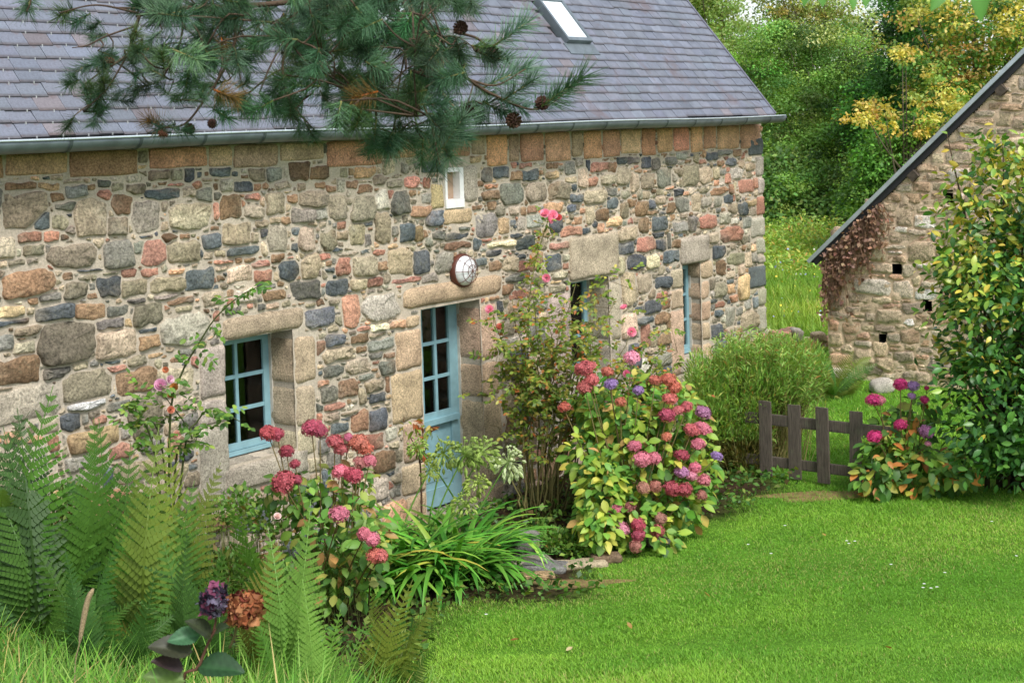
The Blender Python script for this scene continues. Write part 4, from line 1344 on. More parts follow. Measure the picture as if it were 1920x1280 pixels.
def bed_mask(x, y):
    q = np.stack([x, y, x * 0], 1) - HOUSE.O
    lx, ly = q @ HOUSE.ex, q @ HOUSE.ey
    wv = 0.3 * np.sin(lx * 2.1) + 0.2 * np.sin(lx * 4.7 + 1)
    bed = np.clip((ly + np.interp(lx, [.5, 1.6, 2.6], [2.3, 2.3, 1.0]) + wv) / 0.4, 0, 1) * np.clip((5.6 - lx) / 0.5, 0, 1)
    bed = np.maximum(bed, np.clip((-0.55 - x) / 0.4, 0, 1) * np.clip((14 - y) / 2, 0, 1))
    inside = (ly > -0.1) & (lx < 5.6)
    q = np.stack([x, y, x * 0], 1) - BARN.O
    inside |= ((q @ BARN.ey) > -0.05) & ((q @ BARN.ex) > -.1)
    return bed, inside


def scatter_grass(name, n, xr, yr, hgt, wid, pal, kind='stuff', lean=0.5, keepf=None, near_pow=1.0, tintwave=1.2):
    u = rng.uniform(0, 1, n)
    y = yr[0] + (yr[1] - yr[0]) * u ** near_pow
    x = rng.uniform(xr[0], xr[1], n)
    P = np.stack([x, y, bank(x, y)], 1)
    px, py, z = project(P)
    ok = (px > -40) & (px < 1960) & (py < 1330) & (py > 0)
    if keepf is not None:
        ok &= keepf(x, y)
    P = P[ok]
    n = len(P)
    a = rng.uniform(0, 2 * math.pi, n)
    Y = np.stack([np.cos(a) * lean, np.sin(a) * lean, np.ones(n)], 1) + rng.normal(0, 0.2, (n, 3))
    Z = np.stack([np.cos(a), np.sin(a), np.zeros(n)], 1) + 0.01
    R_ = frames(Y, Z)
    h = rng.uniform(hgt[0], hgt[1], n) * (1 + 0.35 * wave(P[:, 0], P[:, 1], 2.5, 4) + .2 * wave(P[:, 0], P[:, 1], 7, 5)).clip(.3, 2)
    sc = np.stack([rng.uniform(wid[0], wid[1], n), h, h], 1)
    t = np.clip(0.5 + 0.45 * wave(P[:, 0], P[:, 1], tintwave, 9) + 0.3 * wave(P[:, 0], P[:, 1], tintwave * 4, 19) + rng.normal(0, 0.22, n), 0, 1)[:, None]
    c = pal[0] * (1 - t) + pal[1] * t
    dry = rng.random(n) < 0.035 + .35 * (wave(P[:, 0], P[:, 1], 1.7, 33) - .55).clip(0, .6)
    c[dry] = pal[2]
    c = c * rng.lognormal(0, 0.18, (n, 1))
    return merged(name, [BLADE], M_GRASS, P, R_, sc, c, kind=kind)


PATCH = [(ground(1075, 1090), .42, .13), (ground(1545, 930), .6, .2), (ground(1310, 1005), .3, .15), (ground(1000, 1060), .35, .2)]


def lawn_keep(x, y):
    bed, ins = bed_mask(x, y)
    ok = (~ins) & (bed < rng.random(len(x)) * 0.9 + 0.1)
    for c, a, b_ in PATCH:
        q = ((x - c[0]) / a) ** 2 + ((y - c[1]) / b_) ** 2
        ok &= (q > 1) | (rng.random(len(x)) < 0.4)
    return ok


LAWN = (lin(106, 162, 48), lin(154, 198, 70), lin(180, 178, 104))
scatter_grass('lawn_grass', 430000, (-1.6, 6.2), (8.9, 16.4), (0.016, 0.040), (0.003, 0.0052), LAWN, keepf=lawn_keep, near_pow=1.25, lean=0.75)
scatter_grass('lawn_grass', 60000, (1.5, 8.5), (16.4, 24), (0.03, 0.07), (0.006, 0.010), LAWN, keepf=lawn_keep, lean=0.6)
MEAD = (lin(116, 158, 54), lin(168, 192, 78), lin(196, 190, 104))
scatter_grass('meadow_grass', 90000, (3, 14), (25, 44), (0.10, 0.34), (0.010, 0.02), MEAD, keepf=lambda x, y: (x / y > .13) & (x / y < .25), lean=0.45, tintwave=.6)

# creeping weeds and low leaves over the planting bed
n = 30000
x = rng.uniform(-4.2, 3.6, n); y = rng.uniform(8.5, 19, n)
bed, ins = bed_mask(x, y)
k = (bed > 0.35) & ~ins
for q_ in ((985, 1052, .26, .16), (1022, 1062, .24, .14), (1085, 1056, .28, .12), (1003, 1078, .2, .1), (1075, 1090, .4, .12), (1137, 1047, .15, .1)):
    c_ = ground(q_[0], q_[1])
    k &= ((x - c_[0]) / q_[2]) ** 2 + ((y - c_[1]) / q_[3]) ** 2 > 1
x, y = x[k], y[k]
d = unit(len(x)); d[:, 2] = np.abs(d[:, 2])
P = np.stack([x, y, bank(x, y) + rng.uniform(0.01, 0.12, len(x)) * (1 + .9 * wave(x, y, 3, 2).clip(0, 1))], 1)
merged('ground_cover', [small_leaf(.7), leaf(.5)][:1], M_LEAF, P, leaf_frames(d, 0.0), rng.uniform(.03, .08, len(x)), choose([lin(66, 104, 44), lin(90, 130, 52), lin(120, 140, 60), lin(96, 84, 50)], len(x), [4, 4, 2, 1]), smooth=False)

# long grass on the bank under the camera
def ribbon(arch, n=6):
    V, sh, Fc = [], [], []
    for i in range(n + 1):
        u_ = i / n
        yy, zz = math.sin(u_ * arch) / arch, (1 - math.cos(u_ * arch)) / arch
        wd = 0.5 * (1 - u_ ** 2.2)
        V += [(-wd, yy, zz), (wd, yy, zz)]
        sh += [0.75 + 0.4 * u_] * 2
    for i in range(n):
        Fc.append((2 * i, 2 * i + 1, 2 * i + 3, 2 * i + 2))
    return np.array(V), np.array(Fc), np.array(sh)


RIB = [ribbon(a) for a in (0.5, 1.0, 1.6, 2.2)]


def long_grass(name, n, xr, yr, hr, wr, pal, wts, keepf=None, lean=.35):
    x = rng.uniform(*xr, n); y = rng.uniform(*yr, n)
    if keepf is not None:
        k = keepf(x, y); x, y = x[k], y[k]
    n = len(x)
    a = rng.uniform(0, 2 * math.pi, n)
    Y = np.stack([np.cos(a) * lean, np.sin(a) * lean, np.ones(n)], 1) + rng.normal(0, .15, (n, 3))
    Z = np.stack([np.cos(a), np.sin(a), -0.3 * np.ones(n)], 1)
    h = rng.uniform(*hr, n)
    return merged(name, RIB, M_GRASS, np.stack([x, y, bank(x, y)], 1), frames(Y, Z), np.stack([rng.uniform(*wr, n), h, h], 1), choose(pal, n, wts, .18, .06))


def bank_keep(x, y):
    P = np.stack([x, y, bank(x, y) + .3], 1)
    px, py, z = project(P)
    lim = np.interp(y, [3, 6, 9.4], [560, 700, 800])
    return (px > -80) & (px < lim + rng.normal(0, 40, len(x))) & (y < 9.3)


GP_ = [lin(112, 160, 54), lin(82, 128, 42), lin(144, 178, 84), lin(186, 170, 104)]
long_grass('long_grass', 16000, (-3.0, 0.2), (3.0, 6.6), (0.22, 0.5), (.005, .010), GP_, [4, 4, 2, 1], bank_keep)
long_grass('long_grass', 11000, (-3.4, 0.4), (6.2, 9.3), (0.15, 0.36), (.005, .010), GP_, [3, 4, 2, .6], bank_keep)

# ------------------------------------------------------------------ ferns
def frond_proto(seed, W=.30, n=22, arch=.10, m=8, loose=0.0, bend=0.0):
    g = np.random.default_rng(seed)
    V, Fc, sh = [], [], []

    def quad(a, b_, c, d, s):
        k = len(V)
        V.extend([a, b_, c, d]); sh.extend([s] * 4); Fc.append((k, k + 1, k + 2, k + 3))
    rz = lambda y: arch * math.sin(math.pi * min(y, 1) ** 1.1)
    ra = lambda y: np.array([0.012 * math.sin(y * 4 + seed) + bend * math.sin(math.pi * y), y, rz(y)])
    for i in range(12):
        y0, y1 = i / 12, (i + 1) / 12
        w0, w1 = .006 * (1 - y0) + .0015, .006 * (1 - y1) + .0015
        a, b_ = ra(y0), ra(y1)
        quad(a + [-w0, 0, .002], a + [w0, 0, .002], b_ + [w1, 0, .002], b_ + [-w1, 0, .002], 0.95)
    for i in range(n):
        y = 0.14 + 0.85 * (i / n) ** 0.96
        prof = min(1, (y - .05) / .26) * max(0.02, 1 - max(0, (y - .3) / .72) ** 1.35)
        for sx in (-1, 1):
            L = W * prof * g.uniform(.9, 1.08)
            fw, dr = .42 + .25 * y + g.normal(0, .05), g.normal(.14 + loose, .08)
            dr_ = np.array([sx, fw, -dr]); dr_ /= np.linalg.norm(dr_)
            o = ra(y)
            side = np.cross(dr_, [0, 0, 1.0]); side /= np.linalg.norm(side)
            for j in range(m):
                u0, u1 = j / m, (j + .86) / m
                tw = .0148 * (.5 + .7 * prof) * (1 - (j / m) ** 1.8) + .0015
                a = o + dr_ * L * u0 - np.array([0, 0, .06 * L * u0 * u0])
                b_ = o + dr_ * L * u1 - np.array([0, 0, .06 * L * u1 * u1])
                s_ = .92 + .16 * g.random()
                for q in (-1, 1):
                    t0, t1 = a + side * q * tw + dr_ * L * .03, b_ + side * q * tw * .8 + dr_ * L * .03
                    quad(a, b_, t1, t0, s_)
    return np.array(V), np.array(Fc), np.array(sh)


FROND = [mk('frond', *(lambda a: (a[0], a[1], np.repeat(a[2][:, None], 3, 1)))(frond_proto(s, W, n, ar, 8, lo, be))) for s, W, n, ar, lo, be in
         ((1, .19, 25, .10, .05, .05), (2, .22, 22, .18, .18, -.07), (3, .17, 27, .22, .1, .09), (4, .24, 21, .12, .25, -.04), (5, .2, 23, .26, .2, .02), (6, .18, 26, .15, .3, -.1))]
FC = dict(g=lin(80, 124, 44), l=lin(124, 170, 72), o=lin(112, 124, 48), b=lin(72, 60, 34), y=lin(150, 160, 72), d=lin(66, 104, 44), e=lin(104, 92, 48))


def add_frond(root, base, p0, p1, col, width=1.0, k=None):
    Y = np.asarray(p1) - np.asarray(p0)
    L = np.linalg.norm(Y)
    tc = CAMP - p0
    tc /= np.linalg.norm(tc)
    R_ = frames(Y[None], (UP * .5 + tc * .75 + rng.normal(0, .36, 3))[None])[0]
    o = obj('frond', FROND[int(rng.integers(6)) if k is None else k], M_LEAF, root, color=vary(FC[col], 1, .17, .06)[0])
    M = np.eye(4)
    M[:3, :3] = R_ * np.array([L * width, L, L])
    M[:3, 3] = np.asarray(p0) - base
    o.matrix_basis = Matrix(M.tolist())


def fern(label, bx, by, Y, explicit, n, L, cols, elev=(12, 62), dY=0.0):
    base = base_at(bx, by, Y)
    root = thing('fern', label, 'fern', base, 0, 'ferns in the planting bed')
    for tx, ty, c, *r in explicit:
        tip = at(tx, ty, Y + (r[0] if r else 0) - .15)
        add_frond(root, base, base + rng.normal(0, .05, 3) * [1, 1, .3] + [0, 0, .03], tip, c, 1.0)
    for _ in range(n):
        a, e = rng.uniform(0, 2 * math.pi), math.radians(rng.uniform(*elev))
        l_ = rng.uniform(*L)
        tip = base + l_ * np.array([math.cos(a) * math.cos(e), math.sin(a) * math.cos(e), math.sin(e)])
        add_frond(root, base, base + [0, 0, .02], tip, cols[int(rng.integers(len(cols)))], 1.0)
    return root


fern('tall green fern at the far left with brown fronds behind it', 70, 1080, 8.8, [(95, 722, 'g'), (180, 782, 'g'), (30, 765, 'd', .3), (58, 770, 'd', .3), (0, 800, 'd'), (140, 900, 'g'), (10, 915, 'l', -.4), (-30, 880, 'g')], 7, (.5, .9), 'gdgg')
fern('green fern with pointed fronds below the pale pink rose', 215, 1060, 9.4, [(180, 785, 'g'), (240, 830, 'g'), (130, 880, 'd'), (270, 900, 'g'), (160, 960, 'g')], 7, (.45, .8), 'ggdl')
fern('olive brown fern in front of the left window corner', 285, 1090, 9.0, [(296, 796, 'o'), (312, 822, 'o'), (250, 885, 'o'), (418, 868, 'o', .3), (360, 900, 'g'), (230, 960, 'g'), (340, 960, 'd')], 8, (.45, .8), 'goog')
fern('pale green fern leaning in front of the crimson hydrangea', 500, 1130, 8.6, [(580, 935, 'l'), (500, 985, 'l'), (415, 930, 'l'), (520, 1010, 'y'), (440, 1000, 'g'), (600, 1040, 'l'), (640, 1060, 'g')], 5, (.35, .6), 'llg')
fern('short light green fern beside the withered brown flower head', 560, 1230, 7.6, [(565, 1085, 'l'), (640, 1140, 'l'), (520, 1110, 'l'), (610, 1170, 'l'), (480, 1150, 'g'), (680, 1180, 'l')], 4, (.25, .45), 'lg')
fern('brown tipped fern at the lawn edge below the strap leaves', 735, 1240, 9.0, [(775, 1085, 'o'), (842, 1100, 'o'), (700, 1105, 'o'), (690, 1150, 'o'), (800, 1160, 'g'), (650, 1170, 'g'), (820, 1210, 'g')], 5, (.3, .5), 'ogg')
fern('dark green fern in the shade between tall ferns and long grass', 170, 1180, 8.0, [(230, 1000, 'd'), (120, 1030, 'd'), (60, 1020, 'g'), (290, 1060, 'd')], 8, (.4, .75), 'ddg')
fern('spreading green fern behind the withered brown flower head', 370, 1160, 8.3, [(350, 990, 'd'), (420, 1040, 'g'), (300, 1010, 'g'), (430, 1080, 'd'), (260, 1060, 'd')], 8, (.4, .7), 'dgg')
fern('drooping bronze fern at the foot of the barn wall', 1560, 700, 20.0, [(1500, 725, 'o'), (1528, 740, 'o'), (1628, 700, 'o'), (1600, 655, 'o'), (1645, 680, 'g'), (1578, 748, 'y'), (1605, 735, 'o'), (1540, 650, 'g'), (1500, 660, 'g')], 8, (.5, .9), 'oogo', (15, 50))

# ------------------------------------------------------------------ flower heads
def mop_proto(seed, nf=96, droop=False):
    g = np.random.default_rng(seed)
    V, Fc, sh = [], [], []
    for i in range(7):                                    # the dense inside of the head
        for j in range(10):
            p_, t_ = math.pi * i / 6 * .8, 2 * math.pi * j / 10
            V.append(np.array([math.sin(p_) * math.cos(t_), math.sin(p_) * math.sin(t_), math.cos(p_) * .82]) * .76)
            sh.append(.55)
    Fc += [(i * 10 + j, (i + 1) * 10 + j, (i + 1) * 10 + (j + 1) % 10, i * 10 + (j + 1) % 10) for i in range(6) for j in range(10)]
    for i in range(nf):
        ph = math.acos(1 - 1.55 * (i + .5) / nf)
        th = i * 2.39996 + g.normal(0, .12)
        d = np.array([math.sin(ph) * math.cos(th), math.sin(ph) * math.sin(th), math.cos(ph)])
        r = g.uniform(.82, .98)
        c = d * r * np.array([1, 1, .82])
        n_ = d + g.normal(0, .25, 3); n_ /= np.linalg.norm(n_)
        a = np.cross(n_, g.normal(0, 1, 3)); a /= np.linalg.norm(a)
        b_ = np.cross(n_, a)
        sz = g.uniform(.20, .29)
        for k in range(4):
            u_, v_ = [(a, b_), (b_, -a), (-a, -b_), (-b_, a)][k]
            cup = g.uniform(-.02, .06)
            k0 = len(V)
            V += [c, c + u_ * sz * .62 + v_ * sz * .12 + n_ * cup * .5, c + (u_ + v_) * sz * .62 + n_ * cup, c + v_ * sz * .62 + u_ * sz * .12 + n_ * cup * .5]
            s_ = g.uniform(.72, 1.2)
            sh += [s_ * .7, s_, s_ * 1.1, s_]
            Fc.append((k0, k0 + 1, k0 + 2, k0 + 3))
    return np.array(V), np.array(Fc), np.array(sh)


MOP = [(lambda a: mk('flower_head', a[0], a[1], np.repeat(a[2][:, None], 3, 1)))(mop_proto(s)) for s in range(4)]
HC = dict(r=lin(208, 116, 116), p=lin(224, 132, 148), d=lin(188, 88, 102), u=lin(176, 140, 194), v=lin(206, 136, 182), s=lin(208, 122, 102), b=lin(188, 126, 114), l=lin(228, 156, 178), m=lin(204, 62, 124))


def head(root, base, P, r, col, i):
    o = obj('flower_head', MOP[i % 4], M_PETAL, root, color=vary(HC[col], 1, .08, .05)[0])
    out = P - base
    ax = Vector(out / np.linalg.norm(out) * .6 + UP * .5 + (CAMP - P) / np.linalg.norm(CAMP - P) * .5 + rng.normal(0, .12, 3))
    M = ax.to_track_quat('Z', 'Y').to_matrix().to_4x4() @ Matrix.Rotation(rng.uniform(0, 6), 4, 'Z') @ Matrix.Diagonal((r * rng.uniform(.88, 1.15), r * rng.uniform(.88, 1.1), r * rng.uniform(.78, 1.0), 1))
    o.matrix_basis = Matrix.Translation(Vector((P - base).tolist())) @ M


HL = [leaf(.62, .22, .25), leaf(.56, .3, .4), leaf(.66, .12, .15)]


def hydrangea(label, basepx, Y, heads, ox, oy, k, blobs, nl, size, pal, wts, Yf, hs=1.02, shell=.55):
    base = base_at(*basepx, Y)
    root = thing('hydrangea', label, 'hydrangea', base, 0, 'flowering hydrangeas')
    hp_ = []
    for i, (x, y, r, c) in enumerate(heads):
        px, py = ox + x / k, oy + y / k
        P = at(px, py, Yf(px, py))
        head(root, base, P, r / k / F * P[1] * hs * rng.uniform(.9, 1.15), c, i)
        hp_.append(P)
    st = MB()
    for P in hp_:
        b0 = base + np.array([rng.normal(0, .10), rng.normal(0, .1), 0])
        mid = (b0 + P) / 2 + np.array([(P - b0)[0] * .15, (P - b0)[1] * .15, .12])
        st.tube(curve([b0, mid, P - [0, 0, .02]], 7) - base, np.linspace(.007, .004, 7), 5, lin(110, 96, 58))
    obj('stems', st.mesh('stems', True), M_STEM, root, kind='stuff')
    P, d, _ = blob_points(blobs, nl, shell)
    tc = CAMP - P
    tc /= np.linalg.norm(tc, axis=1)[:, None]
    R_ = frames(d * [1, 1, .5] + rng.normal(0, .45, d.shape) - UP * .45, UP * .7 + d * .5 + tc * .45 + rng.normal(0, .3, d.shape))
    cols = choose(pal, nl, wts, .13, .06)
    pieces(root, 'leaf', 'foliage', HL, M_LEAF, P, R_, size * rng.uniform(.7, 1.2, nl), cols, 300, base, True)
    return root


hydrangea('large rounded hydrangea with red pink heads and yellowing leaves by the door', (1190, 1035), 13.5, [
    (150, 130, 62, 'r'), (190, 200, 50, 'r'), (150, 240, 55, 'r'), (25, 360, 42, 's'), (285, 150, 42, 's'), (305, 225, 40, 'u'), (470, 262, 36, 'u'), (430, 65, 42, 'l'), (570, 200, 50, 's'), (650, 200, 58, 's'), (690, 245, 42, 's'), (660, 310, 48, 'r'),
    (640, 410, 50, 'd'), (760, 360, 42, 'r'), (860, 395, 55, 'v'), (855, 490, 58, 'p'), (790, 500, 45, 'r'), (830, 585, 55, 'p'), (730, 650, 48, 'd'), (445, 595, 44, 'p'), (490, 675, 50, 'p'), (560, 670, 50, 'p'), (640, 540, 38, 's'), (730, 750, 42, 'v'),
    (810, 725, 36, 'p'), (790, 775, 34, 'l'), (865, 800, 42, 'p'), (500, 845, 48, 'b'), (570, 840, 42, 'b'), (670, 850, 55, 'd'), (745, 855, 48, 'd'), (850, 890, 42, 'b'), (940, 655, 40, 'u'), (340, 985, 50, 'p'), (420, 960, 40, 'b'), (255, 1105, 36, 'r'),
    (370, 1095, 42, 'l'), (470, 1070, 50, 'd'), (470, 1130, 48, 'd'), (455, 1195, 38, 'b'), (605, 1030, 38, 'b'), (585, 1105, 45, 'r'), (710, 380, 36, 'r'), (365, 330, 34, 's')],
    1050, 650, 3.2, [(1200, 880, 115, 140, 13.9, .6), (1130, 930, 52, 85, 13.3, .35), (1270, 800, 60, 90, 14.1, .4), (1170, 770, 95, 70, 14.2, .45), (1275, 935, 50, 60, 13.6, .3), (1120, 990, 40, 45, 13.1, .25), (1180, 970, 70, 60, 13.4, .35), (1105, 850, 45, 50, 13.8, .3), (1320, 880, 28, 55, 13.9, .25), (1120, 760, 45, 40, 14.2, .3), (1230, 1000, 50, 30, 13.2, .25)], 2900, .105,
    [lin(146, 172, 64), lin(108, 154, 60), lin(186, 184, 78), lin(74, 120, 48), lin(182, 142, 84)], [4, 4.5, 2, 1.8, .4], lambda px, py: 13.95 - .75 * np.clip((py - 680) / 350, 0, 1) - .25 * (1 - abs((px - 1200) / 150)))
hydrangea('crimson hydrangea with thin tall stems under the left window', (620, 1075), 11.4, [
    (330, 165, 50, 'd'), (385, 175, 42, 'd'), (590, 135, 58, 'd'), (640, 150, 48, 'd'), (440, 275, 50, 'd'), (490, 350, 32, 'd'), (420, 460, 66, 'd'), (730, 215, 48, 'r'), (765, 260, 44, 'r'), (870, 225, 55, 's'), (905, 260, 45, 's'), (935, 330, 45, 'p'), (760, 395, 48, 'p'),
    (840, 420, 50, 'd'), (755, 650, 56, 'p'), (905, 770, 50, 'p'), (955, 800, 48, 'p'), (965, 900, 45, 's'), (1005, 900, 42, 'r'), (880, 340, 36, 'b'), (505, 445, 28, 'd'), (810, 190, 30, 'p')],
    400, 760, 3.2, [(610, 960, 80, 60, 11.4, .4), (690, 1010, 45, 75, 11.1, .3), (550, 915, 55, 30, 11.5, .3), (650, 905, 60, 35, 11.6, .3), (600, 1040, 90, 60, 11.3, .4), (640, 1090, 80, 40, 11.2, .4)], 620, .10,
    [lin(118, 156, 64), lin(92, 134, 54), lin(154, 164, 78), lin(178, 136, 84), lin(68, 108, 46)], [3, 3, 2, .7, 2], lambda px, py: 11.5 - .85 * np.clip((py - 860) / 120, 0, 1), shell=.2, hs=1.12)
hydrangea('small magenta and violet hydrangea beside the picket gate', (1700, 930), 14.9, [
    (1215, 865, 38, 'm'), (1285, 875, 35, 'u'), (1278, 930, 28, 'u'), (1062, 950, 40, 'm'), (1100, 955, 34, 'p'), (1350, 950, 26, 'm'), (1215, 1090, 42, 'm'), (1070, 1155, 42, 'm'), (1360, 1130, 42, 'v'), (1362, 885, 16, 'm'), (1370, 1195, 16, 'l')],
    1280, 430, 2.977, [(1690, 820, 55, 60, 15.0, .3), (1650, 865, 45, 45, 14.7, .3), (1735, 880, 85, 45, 14.7, .35), (1795, 880, 42, 32, 14.5, .25), (1720, 775, 40, 30, 15.1, .2), (1640, 900, 40, 28, 14.6, .2)], 620, .12,
    [lin(112, 150, 60), lin(76, 116, 48), lin(168, 172, 72), lin(196, 130, 66)], [4, 4, 2, 1.4], lambda px, py: 14.8 - .2 * np.clip((py - 700) / 200, 0, 1))

# ------------------------------------------------------------------ strap-leaved clump with seed heads
SR = [ribbon(a, 8) for a in (1.1, 1.6, 2.1, 2.6)]


def vfold(p):
    V, Fc, sh = p
    V2, F2, s2 = [], [], []
    for i in range(0, len(V), 2):
        a, b_ = V[i], V[i + 1]
        m = (a + b_) / 2 - np.array([0, 0, abs(b_[0]) * 0.0]) + np.array([0, 0, -.006 * 0])
        V2 += [a + [0, 0, .012], m, b_ + [0, 0, .012]]
        s2 += [sh[i], sh[i] * .88, sh[i]]
    for i in range(len(V) // 2 - 1):
        for k in (0, 1):
            F2.append((3 * i + k, 3 * i + k + 1, 3 * i + 4 + k, 3 * i + 3 + k))
    return np.array(V2), np.array(F2), np.array(s2)


SR = [vfold(p) for p in SR]
base = base_at(815, 1085, 12.5)
aga = thing('strap_leaf_clump', 'broad clump of glossy green strap leaves with green seed heads', 'agapanthus', base)
Ps, Ys, Zs, scs = [], [], [], []
for cx, cy, Yc, m_ in ((720, 1010, 12.6, 38), (790, 1020, 12.8, 48), (860, 1020, 12.9, 50), (900, 1015, 13.0, 26), (760, 1075, 12.2, 44), (835, 1085, 12.2, 50), (885, 1075, 12.4, 34), (720, 1060, 12.2, 40), (800, 1050, 12.4, 60), (870, 1060, 12.5, 60)):
    c = base_at(cx, cy + 40, Yc)
    for _ in range(m_):
        a = rng.uniform(0, 2 * math.pi)
        e = rng.uniform(.25, .9)
        Ps.append(c + np.array([rng.normal(0, .05), rng.normal(0, .05), 0]))
        Ys.append([math.cos(a) * e, math.sin(a) * e, 1]); Zs.append([math.cos(a), math.sin(a), -.4])
        scs.append([rng.uniform(.050, .078), *([rng.uniform(.6, 1.05)] * 2)])
n = len(Ps)
cols = choose([lin(74, 138, 46), lin(104, 164, 58), lin(140, 182, 70), lin(190, 184, 78)], n, [4, 4, 1.5, .5], .1, .04)
pieces(aga, 'strap_leaf', 'inner_leaves', SR, M_GLOSS, np.array(Ps), frames(np.array(Ys, float), np.array(Zs, float)), np.array(scs), cols, 300, base, True)


def seedhead(seed, dense=64):
    g = np.random.default_rng(seed)
    m = MB()
    for i in range(dense):
        d = g.normal(0, 1, 3); d /= np.linalg.norm(d)
        d[2] = d[2] * .8 + .1
        d /= np.linalg.norm(d)
        p0, p1 = np.zeros(3), d * g.uniform(.5, .75)
        tip = p1 + (d * .8 - UP * .45) * g.uniform(.25, .42)
        m.tube([p0, p1], [.012, .010], 3, (.85, .95, .7))
        m.tube([p1, (p1 + tip) / 2, tip], [.03, .095, .02], 4, np.array([1, 1, 1]) * g.uniform(.75, 1.25))
    return m.mesh('seed_head')


SHM = [seedhead(s) for s in range(3)]
for i, (hx, hy, r, Y, bx, by) in enumerate(((832, 850, 30, 12.9, 800, 1000), (872, 850, 32, 12.8, 800, 1010), (902, 848, 34, 12.9, 830, 1010), (952, 866, 32, 13.0, 850, 1050), (896, 906, 24, 12.7, 800, 990), (872, 946, 26, 12.4, 800, 1020), (806, 882, 20, 12.7, 750, 1000), (784, 838, 20, 13.0, 868, 960))):
    P = at(hx, hy, Y)
    b0 = at(bx, by, Y)
    mid = (P + b0) / 2 + np.array([0, 0, .03])
    st = MB().tube(curve([b0 - base, mid - base, P - base], 8), np.linspace(.009, .006, 8), 6, lin(104, 142, 62))
    s_ = obj('stalk', st.mesh('stalk', True), M_STEM, aga)
    o = obj('seed_head', SHM[i % 3], M_LEAF, aga, loc=P - base, color=vary(lin(150, 172, 84) if i != 3 else lin(190, 200, 150), 1, .06, .03)[0])
    r_ = r / F * P[1] * 1.25
    o.scale = (r_,) * 3
    o.rotation_euler = (rng.normal(0, .2), rng.normal(0, .2), rng.uniform(0, 6))

# young shrub with reddish leaves before the door
base = base_at(788, 930, 13.6)
sap = thing('sapling', 'thin young sapling with reddish top leaves in front of blue door', 'sapling', base)
st = MB()
tops = [(770, 800), (790, 795), (812, 850), (800, 815), (775, 840)]
st.tube(curve([np.zeros(3), at(788, 870, 13.6) - base, at(770, 820, 13.6) - base], 9), np.linspace(.012, .005, 9), 5, lin(84, 62, 46))
for q in tops[1:]:
    st.tube(curve([at(786, 868, 13.6) - base, at((786 + q[0]) / 2 + 5, (868 + q[1]) / 2, 13.6) - base, at(*q, 13.55) - base], 5), np.linspace(.007, .003, 5), 4, lin(84, 62, 46))
obj('stem', st.mesh('stem', True), M_STEM, sap)
P, d, _ = blob_points([(775, 802, 26, 14, 13.55, .1), (800, 806, 20, 16, 13.55, .1), (790, 845, 20, 18, 13.6, .1)], 60, .1)
pieces(sap, 'leaf', 'foliage', [leaf(.4, .2, .4)], M_LEAF, P, leaf_frames(d, .4), rng.uniform(.06, .1, 60), choose([lin(130, 150, 60), lin(150, 84, 46), lin(170, 150, 80)], 60), 300, base, True)

# ------------------------------------------------------------------ roses
def bloom_proto(seed):
    g = np.random.default_rng(seed)
    V, Fc, sh = [], [], []
    for ring, (n_, r, h, op) in enumerate(((5, .35, .75, .1), (6, .65, .6, .4), (8, .95, .35, .9))):
        for k in range(n_):
            a = 2 * math.pi * (k + .5 * ring) / n_ + g.normal(0, .1)
            ex, ey = np.array([math.cos(a), math.sin(a), 0]), np.array([-math.sin(a), math.cos(a), 0])
            wd = 1.1 * r * math.pi / n_ + .1
            k0 = len(V)
            for i, (rr_, zz, wf) in enumerate(((.12, -.1, .4), (r * .8, h * .55, 1.0), (r, h, .8))):
                for s_ in (-1, 0, 1):
                    V.append(ex * rr_ * (1 - .12 * abs(s_)) + ey * wd * wf * s_ + UP * (zz + g.normal(0, .03)))
                    sh.append((.72, .95, 1.15)[i] * g.uniform(.92, 1.06) * (1.1 - .05 * ring))
            for i in (0, 1):
                for j in (0, 1):
                    Fc.append((k0 + 3 * i + j, k0 + 3 * i + j + 1, k0 + 3 * i + j + 4, k0 + 3 * i + j + 3))
    return np.array(V), np.array(Fc), np.array(sh)


BLOOM = [(lambda a: mk('bloom', a[0], a[1], np.repeat(a[2][:, None], 3, 1), True))(bloom_proto(s)) for s in range(3)]


def bloom(root, base, x, y, Y, r, col, i):
    P = at(x, y, Y)
    o = obj('bloom', BLOOM[i % 3], M_PETAL, root, color=col)
    ax = Vector((CAMP - P) / np.linalg.norm(CAMP - P) + UP * .3 + rng.normal(0, .35, 3))
    o.matrix_basis = Matrix.Translation(Vector((P - base).tolist())) @ ax.to_track_quat('Z', 'Y').to_matrix().to_4x4() @ Matrix.Scale(r / F * Y, 4)


RLF = [leaf(.62, .15, .15), leaf(.55, .2, .25)]


def sprig(P0, d, L, n, acc, size):
    """a pinnate rose leaf: pairs of leaflets along a short stalk"""
    d = d / np.linalg.norm(d)
    s_ = np.cross(d, UP + rng.normal(0, .4, 3)); s_ /= np.linalg.norm(s_)
    for i in range(n):
        p = P0 + d * L * (i + 1) / n - UP * .1 * L * (i / n) ** 2
        for sg in (-1, 1):
            acc.append((p, s_ * sg + d * .5 - UP * .15 + rng.normal(0, .15, 3), size * rng.uniform(.8, 1.2)))
    acc.append((P0 + d * L * 1.05, d, size))


def leaves_of(root, acc, pal, wts, base, limit=300):
    P = np.array([a[0] for a in acc]); Y = np.array([a[1] for a in acc]); sc = np.array([a[2] for a in acc])
    Z = UP * .8 + (CAMP - P) / np.linalg.norm(CAMP - P, axis=1)[:, None] * .6 + rng.normal(0, .35, P.shape)
    pieces(root, 'leaf', 'foliage', RLF, M_LEAF, P, frames(Y, Z), sc, choose(pal, len(P), wts, .15, .06), limit, base, True)


